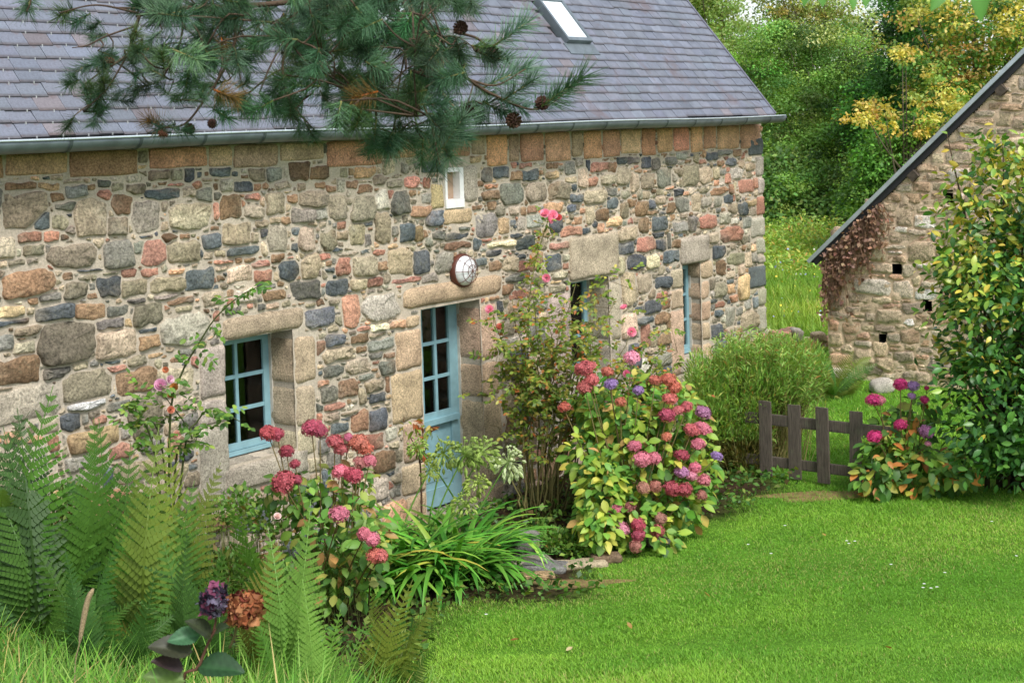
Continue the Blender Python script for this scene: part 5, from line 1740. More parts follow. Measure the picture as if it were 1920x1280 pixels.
base = base_at(315, 960, 10.9)
rose = thing('rose_bush', 'pale pink rose with one long cane arching over the window', 'rose')
rose.location = tuple(base)
st, acc = MB(), []
CANES = [[(315, 960), (318, 800), (338, 706), (372, 645), (405, 595), (450, 555), (500, 530)], [(315, 950), (290, 850), (255, 770), (262, 740)], [(318, 950), (345, 850), (370, 790), (400, 765), (450, 790)], [(316, 940), (330, 860), (360, 820), (300, 730)], [(320, 900), (300, 820), (240, 800)]]
for ci, cpx in enumerate(CANES):
    pts = [at(x, y, 10.75 + .02 * ci) for x, y in cpx]
    pts[0] = base + rng.normal(0, .03, 3) * [1, 1, 0]
    c = curve(pts, 22)
    st.tube(c - base, np.linspace(.010, .0035, 22), 5, lin(70, 78, 40))
    for k in range(5 if ci == 0 else 7, 22, 1):
        for _ in range(1):
            d = rng.normal(0, 1, 3); d[1] -= .4; d[2] *= .5
            sprig(c[k], d, rng.uniform(.10, .17), 3, acc, .052)
obj('canes', st.mesh('canes', True), M_STEM, rose, kind='stuff')
leaves_of(rose, acc, [lin(76, 112, 46), lin(104, 140, 56), lin(140, 160, 70)], [4, 4, 1.4], base)
for i, (x, y, r, c) in enumerate(((301, 722, 13, (224, 170, 196)), (318, 711, 9, (236, 200, 214)), (327, 726, 9, (206, 150, 80)), (319, 742, 7, (216, 150, 90)), (320, 768, 8, (222, 150, 120)), (332, 814, 9, (238, 200, 180)), (520, 968, 8, (240, 214, 206)), (107, 926, 8, (240, 220, 180)), (311, 693, 7, (220, 150, 110)))):
    bloom(rose, base, x, y, 10.7 if y < 900 else 9.2, r, lin(*c), i)

base = base_at(1020, 985, 14.5)
cr = thing('climbing_rose', 'tall straggly climbing rose on bare stems right of the door', 'rose', base)
st, acc = MB(), []
tops = [(925, 590), (940, 640), (960, 560), (985, 600), (1000, 545), (1030, 590), (1060, 560), (1080, 530), (1110, 545), (1140, 525), (1150, 570), (1120, 600), (1085, 640), (1050, 640), (1010, 660), (970, 680), (935, 800), (945, 860), (1180, 620), (1215, 640), (1245, 655), (1260, 690), (1170, 690), (1200, 730), (1130, 720), (1240, 780), (1150, 800), (1170, 760), (1270, 660), (1095, 700), (1020, 700), (1040, 720), (990, 720)]
for i, (tx, ty) in enumerate(tops):
    bx = 985 + 75 * np.clip((tx - 920) / 330, 0, 1) + rng.normal(0, 8)
    b0 = base_at(bx, 985, 14.4 + rng.uniform(-.15, .3))
    Yt = 14.6 + rng.uniform(-.3, .5)
    T_ = at(tx, ty, Yt)
    mx = bx + (tx - bx) * rng.uniform(.25, .5) + rng.normal(0, 10)
    my = 985 + (ty - 985) * rng.uniform(.5, .65)
    c = curve([b0, at(mx, my, 14.5), T_], 16)
    c[1:-1] += rng.normal(0, .012, (14, 3))
    st.tube(c - base, np.linspace(.011, .003, 16), 5, lin(112, 106, 62) * rng.uniform(.7, 1.15))
    for k in range(7, 16):
        for _ in range(2):
            d = rng.normal(0, 1, 3); d[2] = d[2] * .6 - .1
            if rng.random() < .55:
                q = c[k] + d * rng.uniform(.08, .25)
                st.tube([c[k] - base, q - base], [.003, .0015], 3, lin(116, 104, 60))
                if ty < 740:
                    sprig(q, d, rng.uniform(.08, .14), 3, acc, .052)
                    sprig(c[k], -d, rng.uniform(.08, .14), 3, acc, .05)
                    sprig((c[k] + q) / 2, d[::-1], rng.uniform(.08, .14), 3, acc, .05)
c = curve([base_at(1010, 985, 14.6), at(985, 760, 14.7), at(990, 600, 14.9), at(1002, 500, 15.1), at(1030, 405, 15.2)], 24)
st.tube(c - base, np.linspace(.012, .004, 24), 5, lin(110, 108, 60))
for k in range(11, 24):
    for _ in range(3):
        d = rng.normal(0, 1, 3)
        sprig(c[k], d, rng.uniform(.09, .15), 3, acc, .046)
obj('canes', st.mesh('canes', True), M_STEM, cr, kind='stuff')
leaves_of(cr, acc, [lin(96, 122, 44), lin(126, 140, 54), lin(160, 150, 66), lin(170, 104, 54)], [4, 4, 2, .8], base)
PK = lin(250, 172, 192)
for i, (x, y, r, Y, c) in enumerate(((1022, 401, 10, 15.1, PK), (1036, 404, 11, 15.1, PK), (1030, 412, 9, 15.05, PK), (1048, 408, 7, 15.1, lin(232, 120, 120)), (1025, 521, 9, 14.7, PK), (918, 580, 9, 14.5, PK), (937, 613, 8, 14.5, lin(230, 150, 130)), (1170, 577, 8, 14.6, PK), (1184, 622, 10, 14.5, PK), (1174, 700, 8, 14.4, lin(236, 150, 180)))):
    bloom(cr, base, x, y, Y, r, c, i)

# ------------------------------------------------------------------ feathery shrub
base = base_at(1395, 895, 16.2)
fs = thing('feathery_shrub', 'loose feathery light green shrub left of the picket gate', 'shrub', base)
st = MB()
Pn, Yn = [], []
for i in range(520):
    tx = rng.uniform(1285, 1550); ed = abs((tx - 1415) / 130)
    ty = 612 + 60 * ed ** 2 + rng.exponential(70) + (35 if tx < 1330 else 0)
    if ty > 860:
        continue
    Yt = 16.3 + rng.uniform(-.6, .9)
    tip = at(tx, ty, Yt)
    b0 = base + np.array([rng.normal(0, .15) + (tip - base)[0] * .45, rng.normal(0, .15), 0])
    c = curve([b0, (b0 * .45 + tip * .55) + [0, 0, .1], tip], 10)
    st.tube(c - base, np.linspace(.004, .0015, 10), 3, lin(124, 116, 66))
    for _ in range(56):
        u_ = rng.uniform(.12, 1) * 8.99
        k = int(u_)
        p = c[k] + (c[k + 1] - c[k]) * (u_ - k)
        a = rng.uniform(0, 6.28)
        Pn.append(p); Yn.append([math.cos(a), math.sin(a), rng.uniform(.2, 1.1)])
obj('twigs', st.mesh('twigs'), M_STEM, fs, kind='stuff')
Pn, Yn = np.array(Pn), np.array(Yn)
Pb, db, _ = blob_points([(1400, 740, 105, 95, 16.2, .6), (1330, 790, 45, 90, 16.0, .4), (1480, 690, 78, 58, 16.6, .4), (1390, 850, 60, 60, 16.0, .4), (1310, 730, 25, 70, 16.0, .3)], 19000, .3)
Pn = np.vstack([Pn, Pb]); Yn = np.vstack([Yn, db * .6 + UP * .8 + rng.normal(0, .3, db.shape)])
fx, fy, _ = project(Pn)
kk = ~((fx > 1452) & (fy > 758 + rng.normal(0, 12, len(fx)))) & (Pn[:, 2] > .05)
Pn, Yn = Pn[kk], Yn[kk]
n = len(Pn)
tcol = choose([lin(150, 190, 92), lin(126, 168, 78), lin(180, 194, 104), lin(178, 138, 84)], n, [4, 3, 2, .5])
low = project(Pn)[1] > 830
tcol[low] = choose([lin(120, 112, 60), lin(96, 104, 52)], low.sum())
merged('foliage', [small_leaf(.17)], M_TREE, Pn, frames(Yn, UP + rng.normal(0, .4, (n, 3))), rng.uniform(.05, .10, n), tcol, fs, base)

# wispy weeds along the foot of the wall
for lb, blobs, nn, ns in (('thin wispy weeds growing against the wall below the left window', [(450, 950, 45, 35, 11.7, .25), (400, 970, 50, 30, 11.5, .25), (500, 975, 50, 40, 11.5, .25)], 800, 110),
                          ('feathery green weeds in the shade under the crimson hydrangea', [(640, 1060, 70, 40, 11.3, .25), (600, 1100, 60, 30, 11.2, .25)], 1700, 50),
                          ('dense dark green undergrowth behind the tall ferns on the left', [(60, 1030, 100, 60, 9.7, .3), (190, 1050, 90, 60, 9.5, .3), (320, 1060, 90, 55, 9.5, .3), (430, 1085, 70, 50, 9.2, .3), (120, 960, 80, 50, 10.0, .25), (270, 980, 70, 50, 10.0, .25), (520, 1110, 60, 40, 9.0, .3)], 11000, 90),
                          ('low leafy weeds at the foot of the climbing rose', [(1050, 1015, 50, 22, 13.3, .25), (1010, 1000, 30, 25, 13.9, .2), (1090, 1030, 40, 14, 13.1, .2)], 1300, 30)):
    P, d, _ = blob_points(blobs, nn, .1)
    base = P.mean(0); base[2] = gz_at(base[0], base[1])
    rt = thing('weed_clump', lb, 'weeds', base, 0, 'weeds along the planting bed')
    st = MB()
    for i in range(ns):
        q = P[int(rng.integers(nn))]
        b0 = np.array([q[0] + rng.normal(0, .05), q[1] + rng.normal(0, .05), 0]); b0[2] = gz_at(b0[0], b0[1])
        st.tube(curve([b0 - base, (b0 + q) / 2 - base + rng.normal(0, .02, 3), q - base + UP * rng.uniform(0, .12)], 5), np.linspace(.003, .0012, 5), 3, lin(110, 120, 62))
    obj('stems', st.mesh('stems'), M_STEM, rt, kind='stuff')
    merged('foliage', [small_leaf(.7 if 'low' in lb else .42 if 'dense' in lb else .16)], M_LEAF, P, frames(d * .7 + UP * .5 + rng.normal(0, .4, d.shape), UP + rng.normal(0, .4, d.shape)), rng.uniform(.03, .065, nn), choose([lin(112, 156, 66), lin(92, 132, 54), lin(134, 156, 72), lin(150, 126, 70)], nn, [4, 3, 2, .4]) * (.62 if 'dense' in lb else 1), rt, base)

# ------------------------------------------------------------------ glossy evergreen on the right
base = base_at(1900, 925, 14.9)
cm = thing('evergreen_bush', 'tall glossy evergreen bush yellowing at the top on the right edge', 'evergreen bush', base)
CB = [(1845, 420, 75, 140, 14.7, .5), (1905, 330, 70, 110, 14.9, .5), (1880, 590, 110, 130, 14.6, .6), (1870, 760, 105, 105, 14.4, .6), (1930, 800, 110, 110, 14.6, .6), (1800, 540, 48, 70, 14.6, .3), (1970, 520, 120, 240, 14.9, .7), (1790, 420, 30, 60, 14.7, .25), (1850, 850, 60, 40, 14.3, .3), (1760, 480, 20, 40, 14.6, .2)]
n = 8800
C_, dc_, _ = blob_points(CB, 330, .45)
k_ = rng.integers(0, 330, n)
of_ = rng.normal(0, 1, (n, 3)) * [1, 1, .8]
P = C_[k_] + of_ * rng.uniform(.08, .17, 330)[k_][:, None]
d = of_ / np.linalg.norm(of_, axis=1)[:, None] * .6 + dc_[k_] * .6
px, py, _z = project(P)
ye = np.clip(1.25 - (py - 300) / 340 + (1850 - px) / 330 + rng.normal(0, .28, n), 0, 1)
gsel = choose([lin(66, 112, 48), lin(90, 136, 56), lin(54, 94, 44)], n, None, .12, .05)
ysel = choose([lin(168, 178, 76), lin(146, 170, 68), lin(200, 184, 76), lin(118, 152, 60)], n, None, .1, .05)
pick = (rng.random(n) < ye * .85)[:, None]
pieces(cm, 'leaf', 'foliage', [leaf(.48, .25, .15), leaf(.52, .18, .3)], M_GLOSS, P, leaf_frames(d, .15, .7, .6), rng.uniform(.075, .115, n), np.where(pick, ysel, gsel), 300, base, True)
st = MB()
for i in range(46):
    j = int(rng.integers(len(CB)))
    q = P[int(rng.integers(n))]
    c = curve([base + rng.normal(0, .1, 3) * [1, 1, 0], base * .5 + q * .5 + np.array([0, 0, .25]), q], 10)
    st.tube(c - base, np.linspace(.028, .005, 10), 5, lin(84, 70, 54))
obj('branches', st.mesh('branches', True), M_BARK, cm, kind='stuff')

# ------------------------------------------------------------------ picket gate
gp = [ground(1437, 897), ground(1492, 905), ground(1551, 913), ground(1607, 920)]
g0 = gp[0]
gd = gp[3] - g0
ga = math.atan2(gd[1], gd[0])
gate = thing('picket_gate', 'low dark weathered wooden picket gate between shrub and hydrangea', 'gate', g0, ga)
GL = np.linalg.norm(gd)
for i, (f, top) in enumerate(((0.0, 753), (.325, 752), (.655, 765), (1.0, 770))):
    xx = f * GL
    hgt = [.80, .80, .80, .80][i]
    V, Fc = block(xx - .07, xx + .07, -.012, .012, .03, hgt + rng.normal(0, .008), .006, 6, .002, 400 + i)
    obj('picket', mk('picket', V, Fc, None, False), M_BOARD, gate).rotation_euler = (rng.normal(0, .02), rng.normal(0, .012), rng.normal(0, .02))
for z0, z1 in ((.13, .235), (.56, .675)):
    V, Fc = block(-.25, GL + .35, .0135, .04, z0, z1, .006, 7, .002, int(z0 * 100))
    obj('rail', mk('rail', V, Fc, None, False), M_BOARD, gate)
# ------------------------------------------------------------------ stones on the ground
def stone_thing(label, x, y, sx, sy, sz, col, seed, Y=None, name='flagstone', cat='stone', grp='stepping stones at the lawn edge', sink=.3, rz=0.0):
    P = ground(x, y, .0) if Y is None else base_at(x, y, Y)
    P[2] = gz_at(P[0], P[1])
    V, Fc = block(-sx, sx, -sy, sy, -sz * sink, sz * (2 - sink), min(sx, sy, sz) * .95, 8, .008, seed)
    o = obj(name, mk(name, V, Fc, col, True), M_GRAN, None, loc=P)
    o.rotation_euler = (0, 0, rz)
    tag(o, label, cat, grp)


stone_thing('rounded grey boulder beside the strap leaf clump', 988, 1030, .145, .13, .11, lin(128, 124, 118), 1, name='boulder', grp=None)
stone_thing('flat grey flagstone just below the rounded boulder', 985, 1052, .22, .14, .03, lin(140, 132, 118), 2, rz=.3)
stone_thing('grey blue flagstone between boulder and bare earth', 1022, 1062, .20, .13, .03, lin(124, 122, 118), 3, rz=-.2)
stone_thing('pale flagstone under the low green weeds', 1085, 1056, .24, .10, .025, lin(176, 160, 132), 4, rz=.15)
stone_thing('sandy flagstone half sunk in the lawn edge', 1003, 1078, .17, .08, .02, lin(178, 150, 112), 5, rz=.1)
stone_thing('round brown stone at the foot of the large hydrangea', 1137, 1047, .13, .09, .04, lin(120, 100, 80), 6, rz=.1)
stone_thing('pale boulder in front of the barn wall', 1655, 752, .16, .13, .11, lin(186, 178, 166), 7, 20.3, 'boulder', 'stone', None)
stone_thing('dark grey stone in grass under the pink hydrangea heads', 1232, 1015, .12, .08, .04, lin(110, 106, 100), 8, rz=.4)
root = thing('tumbled_wall', 'low tumbled stone wall in front of the meadow', 'stone wall', base_at(1470, 625, 24.5))
rb = np.array(root.location)
for i in range(22):
    P = base_at(1415 + i * 6.6 + rng.normal(0, 4), 622, 24.3 + rng.uniform(-.3, .3)) - rb
    a = rng.uniform(.08, .19)
    z0 = rng.choice([0, .22]) if 2 < i < 19 else 0
    V, Fc = block(P[0] - a, P[0] + a, P[1] - .15, P[1] + .15, P[2] + z0 * .7 - .05, P[2] + z0 * .7 + rng.uniform(.09, .17), .03, 6, .02, 500 + i)
    obj('stone', mk('stone', V, Fc, vary([PAL['P'], PAL['N'], PAL['T'], PAL['R']][i % 4], 1)[0], True), M_STONE, root)
for (c, a, b_), nm in zip(PATCH[:2], ('bare_earth', 'bare_earth')):
    th = np.linspace(0, 2 * math.pi, 41)[:-1]
    rr_ = 1 + .18 * np.sin(th * 3 + a) + .12 * np.sin(th * 5)
    X, Y = c[0] + a * rr_ * np.cos(th), c[1] + b_ * rr_ * np.sin(th)
    V = np.vstack([[[c[0], c[1], gz_at(c[0], c[1]) + .014]], np.stack([X, Y, bank(X, Y) + .002], 1)])
    obj(nm, mk(nm, V, [(0, 1 + k, 1 + (k + 1) % 40) for k in range(40)], lin(126, 108, 72), True), bpy.data.materials.get('earth') or plain('earth', (1, 1, 1), .95, .1, var=.35, scale=14, bumpd=.01, use_tint=True), kind='structure')

# fallen leaves and daisies
for i, (x, y, c, lb) in enumerate(((1074, 1225, lin(206, 186, 140), 'pale fallen leaf lying on the lawn near its lower middle'), (957, 1212, lin(150, 92, 54), 'brown fallen leaf near the fern edge of the lawn'), (1185, 1190, lin(166, 130, 70), 'curled tan fallen leaf in the middle of the lawn'), (1332, 1128, lin(176, 140, 84), 'small tan fallen leaf farther back on the lawn'), (1543, 1010, lin(186, 148, 80), 'yellow fallen leaf on the lawn below the gate'), (1672, 1240, lin(170, 120, 74), 'tan fallen leaf on the lawn near the bottom right'))):
    V, Fc, sh = leaf(.6, .5, -.3)
    P = ground(x, y, .0); P[2] = gz_at(P[0], P[1]) + .045
    o = obj('fallen_leaf', mk('fallen_leaf', V * .06, Fc, c, True), M_LEAF, None, loc=P)
    o.rotation_euler = (rng.normal(0, .3), rng.normal(0, .3), rng.uniform(0, 6))
    tag(o, lb, 'leaf', 'fallen leaves on the lawn')
dm = MB()
for k in range(8):
    a = 2 * math.pi * k / 8
    dm.add([(0, 0, 0), (.011 * math.cos(a - .3), .011 * math.sin(a - .3), .003), (.014 * math.cos(a), .014 * math.sin(a), .002), (.011 * math.cos(a + .3), .011 * math.sin(a + .3), .003)], [(0, 1, 2, 3)])
dme = dm.mesh('daisy')
for i, (x, y) in enumerate(((1403, 1029), (1446, 1047), (1588, 1026), (1592, 1031), (1603, 1027), (1671, 1071), (1772, 1087), (1733, 1107), (1731, 1114), (1746, 1115), (1757, 1113), (1906, 1057), (1472, 995), (1860, 993), (912, 1163))):
    P = ground(x, y, .0); P[2] = gz_at(P[0], P[1]) + .05
    o = obj('daisy', dme, M_WHITE, None, loc=P)
    tag(o, 'tiny white daisy flowering in the mown lawn', 'daisy', 'daisies in the lawn')

# ------------------------------------------------------------------ withered flower head close to the camera
Yd = 3.3
base = base_at(400, 1290, Yd)
wh = thing('withered_hydrangea', 'withered purple and brown flower head on a dark leafy stem', 'hydrangea', base)
st = MB()
st.tube(curve([np.zeros(3), at(345, 1290, Yd) - base, at(372, 1250, Yd) - base, at(398, 1190, Yd) - base, at(440, 1150, Yd) - base], 16), np.linspace(.0045, .003, 16), 6, lin(96, 66, 50))
st.tube(curve([at(398, 1190, Yd) - base, at(405, 1160, Yd) - base, at(402, 1125, Yd) - base], 6), .0025, 6, lin(96, 66, 50))
st.tube(curve([at(430, 1215, Yd + .02) - base, at(440, 1190, Yd + .02) - base, at(445, 1160, Yd) - base], 6), .0025, 6, lin(110, 96, 60))
obj('stem', st.mesh('stem', True), M_STEM, wh)


def crumpled(cx, cy, rad, nf, cols, sz, seed):
    g = np.random.default_rng(seed)
    C = at(cx, cy, Yd)
    m = MB()
    for i in range(nf):
        d = g.normal(0, 1, 3); d /= np.linalg.norm(d)
        if d[1] > .5:
            d[1] *= -1
        c = C + d * rad * g.uniform(.55, 1.0)
        n_ = d + g.normal(0, .5, 3); n_ /= np.linalg.norm(n_)
        a = np.cross(n_, g.normal(0, 1, 3)); a /= np.linalg.norm(a)
        b_ = np.cross(n_, a)
        col = cols[g.integers(len(cols))] * g.lognormal(0, .2)
        for k in range(4):
            u_, v_ = [(a, b_), (b_, -a), (-a, -b_), (-b_, a)][k]
            V = []
            s_ = sz * g.uniform(.7, 1.25)
            for p in (0, .5, 1):
                for q in (0, .5, 1):
                    V.append(c + (u_ * p + v_ * q) * s_ * .75 + n_ * s_ * (.35 * g.normal() * (p + q) * .35 + .12 * p * q))
            m.add(np.array(V) - base, [(3 * i_ + j_, 3 * i_ + j_ + 1, 3 * i_ + j_ + 4, 3 * i_ + j_ + 3) for i_ in (0, 1) for j_ in (0, 1)], np.clip(col, .004, .8))
    return m.mesh('flower_head', True)


o = obj('flower_head', crumpled(402, 1122, .036, 80, [lin(62, 48, 66), lin(46, 38, 52), lin(126, 66, 92), lin(128, 118, 140)], .014, 3), M_PETAL, wh); o['label'] = 'dark purple half of the withered flower head'
o = obj('flower_head', crumpled(460, 1140, .041, 105, [lin(168, 106, 66), lin(140, 82, 52), lin(186, 130, 88), lin(112, 56, 44)], .0155, 4), M_PETAL, wh); o['label'] = 'brown dried half of the withered flower head'
for (x0, y0, x1, y1, c) in ((376, 1190, 318, 1196, (70, 112, 76)), (362, 1222, 286, 1204, (60, 62, 44)), (398, 1195, 358, 1160, (54, 62, 40)), (345, 1255, 292, 1232, (58, 44, 42)), (370, 1250, 450, 1248, (44, 76, 44)), (350, 1275, 275, 1262, (96, 120, 60)), (400, 1190, 420, 1170, (60, 76, 46))):
    p0, p1 = at(x0, y0, Yd), at(x1, y1, Yd - .03)
    L = np.linalg.norm(p1 - p0)
    V, Fc, sh = [], [], []
    for i in range(25):
        y_ = i / 24
        h_ = (math.sin(math.pi * y_ ** .8) ** .8 * .5 + .01) * .62 * (1 + (.05 if i % 2 else -.03))
        for j_ in range(-3, 4):
            q_ = j_ / 3
            vein = .5 + .5 * math.cos((y_ * 24 - abs(q_) * 5) * math.pi / 2)
            V.append((q_ * h_, y_ + abs(q_) * .04, abs(q_) * h_ * .35 - .22 * y_ * y_ + .012 * vein + .01 * math.sin(y_ * 9 + j_)))
            sh.append(1.35 if j_ == 0 else .8 + .3 * vein)
    for i in range(24):
        for j_ in range(6):
            Fc.append((i * 7 + j_, i * 7 + j_ + 1, i * 7 + j_ + 8, i * 7 + j_ + 7))
    V, Fc, sh = np.array(V), np.array(Fc), np.array(sh)
    R_ = frames((p1 - p0)[None], (UP + rng.normal(0, .2, 3) + np.array([0, -.7, 0]))[None])[0]
    o = obj('leaf', mk('leaf', V * L, Fc, lin(*c) * sh[:, None], True), M_LEAF, wh)
    M = np.eye(4); M[:3, :3] = R_; M[:3, 3] = p0 - base
    o.matrix_basis = Matrix(M.tolist())
p = [at(140, 1270, 4.2), at(150, 1200, 4.2), at(163, 1130, 4.2), at(175, 1103, 4.2)]
b0 = base_at(140, 1290, 4.2)
m = MB().tube(curve([b0 - b0] + [q - b0 for q in p], 20), [.0016] * 10 + list(np.interp(np.linspace(0, 1, 10), [0, .3, .8, 1], [.006, .0085, .0075, .003])), 7, lin(166, 146, 112))
tag(obj('grass_seed_spike', m.mesh('grass_seed_spike', True), plain('seed_spike', (1, 1, 1), .95, .1, var=.4, scale=240, bumpd=.004, use_tint=True, bscale=400), None, loc=b0), 'dry brown seed spike standing in the long grass', 'grass spike')

# ------------------------------------------------------------------ trees
def tree(label, name, cat, bx, Y, blobs, n, size, pal, wts, trunk=None, clump=.55, per=60, limbs=8, shell=.35, var=.28):
    base = base_at(bx, 600, Y)
    root = thing(name, label, cat, base, 0, 'trees beyond the meadow')
    nc = max(4, n // per)
    C, d, _ = blob_points(blobs, nc, shell)
    k = rng.integers(0, nc, n)
    cl = clump * rng.lognormal(0, .3, nc)
    off = rng.normal(0, 1, (n, 3)) * np.array([1, 1, .5])
    P = C[k] + off * (cl[k] * .55)[:, None]
    dd = off / (np.linalg.norm(off, axis=1)[:, None] + 1e-6)
    cc = choose(pal, nc, wts, var, .06)[k] * rng.lognormal(0, .09, (n, 1))
    merged('crown', [small_leaf(.62)], M_TREE, P, leaf_frames(dd, .25, .8, .8), size * rng.uniform(.7, 1.3, n), cc, root, base)
    st = MB()
    col = lin(92, 84, 68)
    top = C.mean(0)
    h = trunk or (np.percentile(C[:, 2], 85) - base[2])
    tp = np.array([base, base + [rng.normal(0, .3), 0, h * .35], base * .3 + top * .7 - [0, 0, h * .05], np.array([top[0], top[1], base[2] + h])])
    tc = curve(tp, 14)
    r0 = .03 * h
    st.tube(tc - base, np.linspace(r0, r0 * .15, 14), 7, col)
    for i in range(limbs):
        q = C[int(rng.integers(nc))]
        s_ = tc[int(rng.integers(3, 11))]
        st.tube(curve([s_ - base, (s_ * .5 + q * .5) + [0, 0, -.1] - base, q - base], 7), np.linspace(r0 * .35, r0 * .06, 7), 5, col * rng.uniform(.8, 1.5))
    obj('trunk', st.mesh('trunk', True), M_BARK, root)
    return root


TG = [lin(108, 144, 68), lin(128, 160, 78), lin(152, 172, 92), lin(84, 122, 60)]
tree('pale soft green tree rising behind the cottage roof edge', 'pale_tree', 'tree', 1345, 62, [(1320, 20, 60, 60, 62, 3), (1370, 110, 80, 90, 60, 3), (1300, -40, 70, 60, 62, 3), (1420, 200, 60, 90, 58, 2.5)], 46000, .13, [lin(172, 186, 108), lin(148, 168, 96), lin(132, 158, 88)], None, per=160, clump=.6, var=.34)
tree('large mid green tree spreading behind the barn roof', 'broad_tree', 'tree', 1560, 50, [(1480, 250, 90, 110, 50, 3), (1540, 330, 110, 100, 48, 3), (1470, 370, 70, 90, 47, 2.5), (1450, 130, 80, 90, 52, 3), (1600, 230, 80, 110, 50, 3), (1480, 430, 70, 50, 46, 2), (1550, 140, 90, 90, 52, 3)], 150000, .092, TG, [3, 3, 1.5, 3], per=230, clump=.50, limbs=26, shell=.5, var=.42)
tree('thin leafed tree with sky showing through its top', 'slender_tree', 'tree', 1540, 60, [(1500, 60, 60, 70, 60, 2), (1570, 40, 70, 60, 60, 2), (1470, 0, 50, 50, 60, 2), (1620, 90, 60, 70, 58, 2)], 17000, .13, [lin(152, 168, 96), lin(128, 150, 82), lin(168, 160, 92)], None, per=60, clump=.45, limbs=22, var=.35)
tree('dark ivy covered tree behind the barn', 'ivy_tree', 'tree', 1700, 44, [(1690, 130, 40, 130, 44, 1.5), (1740, 100, 60, 100, 45, 2), (1720, 250, 60, 80, 43, 1.5), (1640, 220, 50, 70, 45, 1.5), (1700, -20, 50, 60, 45, 1.5), (1780, 200, 70, 70, 44, 2)], 52000, .105, [lin(72, 122, 52), lin(54, 96, 46), lin(98, 148, 62)], [3, 3, 1.5], per=190, clump=.42, var=.45)
YL = [lin(218, 198, 104), lin(206, 194, 108), lin(178, 184, 96), lin(206, 170, 98), lin(136, 166, 78)]
tree('sycamore with yellow autumn leaves leaning over the barn roof', 'yellow_tree', 'tree', 1840, 40, [(1840, 60, 90, 70, 40, 2), (1780, 150, 70, 40, 40, 1.5), (1880, 130, 60, 60, 40, 1.5), (1750, 20, 60, 40, 41, 1.5), (1900, 20, 50, 60, 40, 1.5), (1720, 110, 40, 30, 40, 1), (1830, 190, 50, 30, 39, 1)], 15000, .125, YL + [lin(86, 130, 58)], [1.6, 1.4, 2, .6, 3, 3], per=60, clump=.36, limbs=24, var=.25)
tree('low sycamore branches with yellow tips above the barn eaves', 'yellow_tree', 'tree', 1690, 37, [(1640, 200, 18, 26, 37, .6), (1612, 218, 22, 14, 37, .6), (1705, 180, 14, 24, 37, .5), (1742, 222, 22, 34, 37, .6), (1785, 190, 18, 34, 37, .6), (1722, 250, 14, 22, 37, .5), (1668, 235, 16, 22, 37, .5), (1760, 140, 20, 20, 37, .5), (1690, 100, 14, 16, 37, .4)], 2600, .105, YL, [3, 3, 1.5, 1, 2], per=36, clump=.20, limbs=16, var=.15, trunk=3.5)
tree('bright green bushy maple above the barn eaves', 'green_maple', 'tree', 1690, 38, [(1690, 270, 45, 45, 38, 1), (1650, 310, 35, 40, 38, 1), (1760, 240, 40, 40, 38.5, 1), (1720, 320, 45, 40, 38, 1), (1630, 370, 40, 40, 38, 1)], 30000, .10, [lin(98, 146, 62), lin(84, 128, 54), lin(120, 158, 70)], None, per=150, clump=.4, var=.4)
# scrub along the foot of the trees, and bracken at the meadow edge
for lb, bl, pl, nn_ in (('shadowed green scrub at the foot of the trees', [(1440, 400, 60, 60, 46, 1.5), (1520, 420, 70, 50, 46, 1.5), (1590, 420, 60, 50, 45, 1.5), (1460, 330, 50, 50, 47, 1.5)], TG, 26000), ):
    tree(lb, 'scrub', 'scrub', 1510, 46, bl, nn_, .15, pl, [3, 2, 1, 4], per=90, clump=.7, trunk=1.5)
n_ = 26000
x = rng.uniform(5, 11.5, n_); y = rng.uniform(34, 47, n_)
k_ = (x / y > .15) & (x / y < .245)
x, y = x[k_], y[k_]
PB_ = np.stack([x, y, bank(x, y) + rng.uniform(.05, 1, len(x)) * (.45 + .35 * wave(x, y, 1.6, 71))], 1)
P, d, _ = blob_points([(1440, 470, 40, 22, 42, 1.5), (1500, 465, 50, 22, 43, 1.5), (1560, 470, 40, 24, 43, 1.5), (1440, 500, 40, 16, 38, 1.5), (1520, 490, 40, 20, 40, 1.5), (1490, 520, 50, 12, 35, 1.2)], 24000, .1)
P, d = PB_, unit(len(PB_))
merged('bracken', [small_leaf(.4)], M_TREE, P, leaf_frames(d, .1, .7, .9), rng.uniform(.08, .18, len(P)), choose([lin(160, 190, 88), lin(138, 174, 84), lin(190, 188, 96), lin(200, 160, 92)], len(P), [4, 4, 2, .6], .25), smooth=False)
bpy.data.objects['bracken']['kind'] = 'stuff'
# meadow flowers
n = 260
x = rng.uniform(4, 9, n); y = rng.uniform(25, 36, n)
k = (x / y > .17) & (x / y < .222)
P = np.stack([x, y, bank(x, y) + rng.uniform(.3, .5, n)], 1)[k]
merged('meadow_flowers', [small_leaf(1.0, 0)], M_PETAL, P, leaf_frames(unit(len(P)), 0, 1), rng.uniform(.03, .06, len(P)), choose([lin(236, 214, 80), lin(240, 240, 236), lin(170, 184, 220)], len(P), [3, 2, 1.5]))

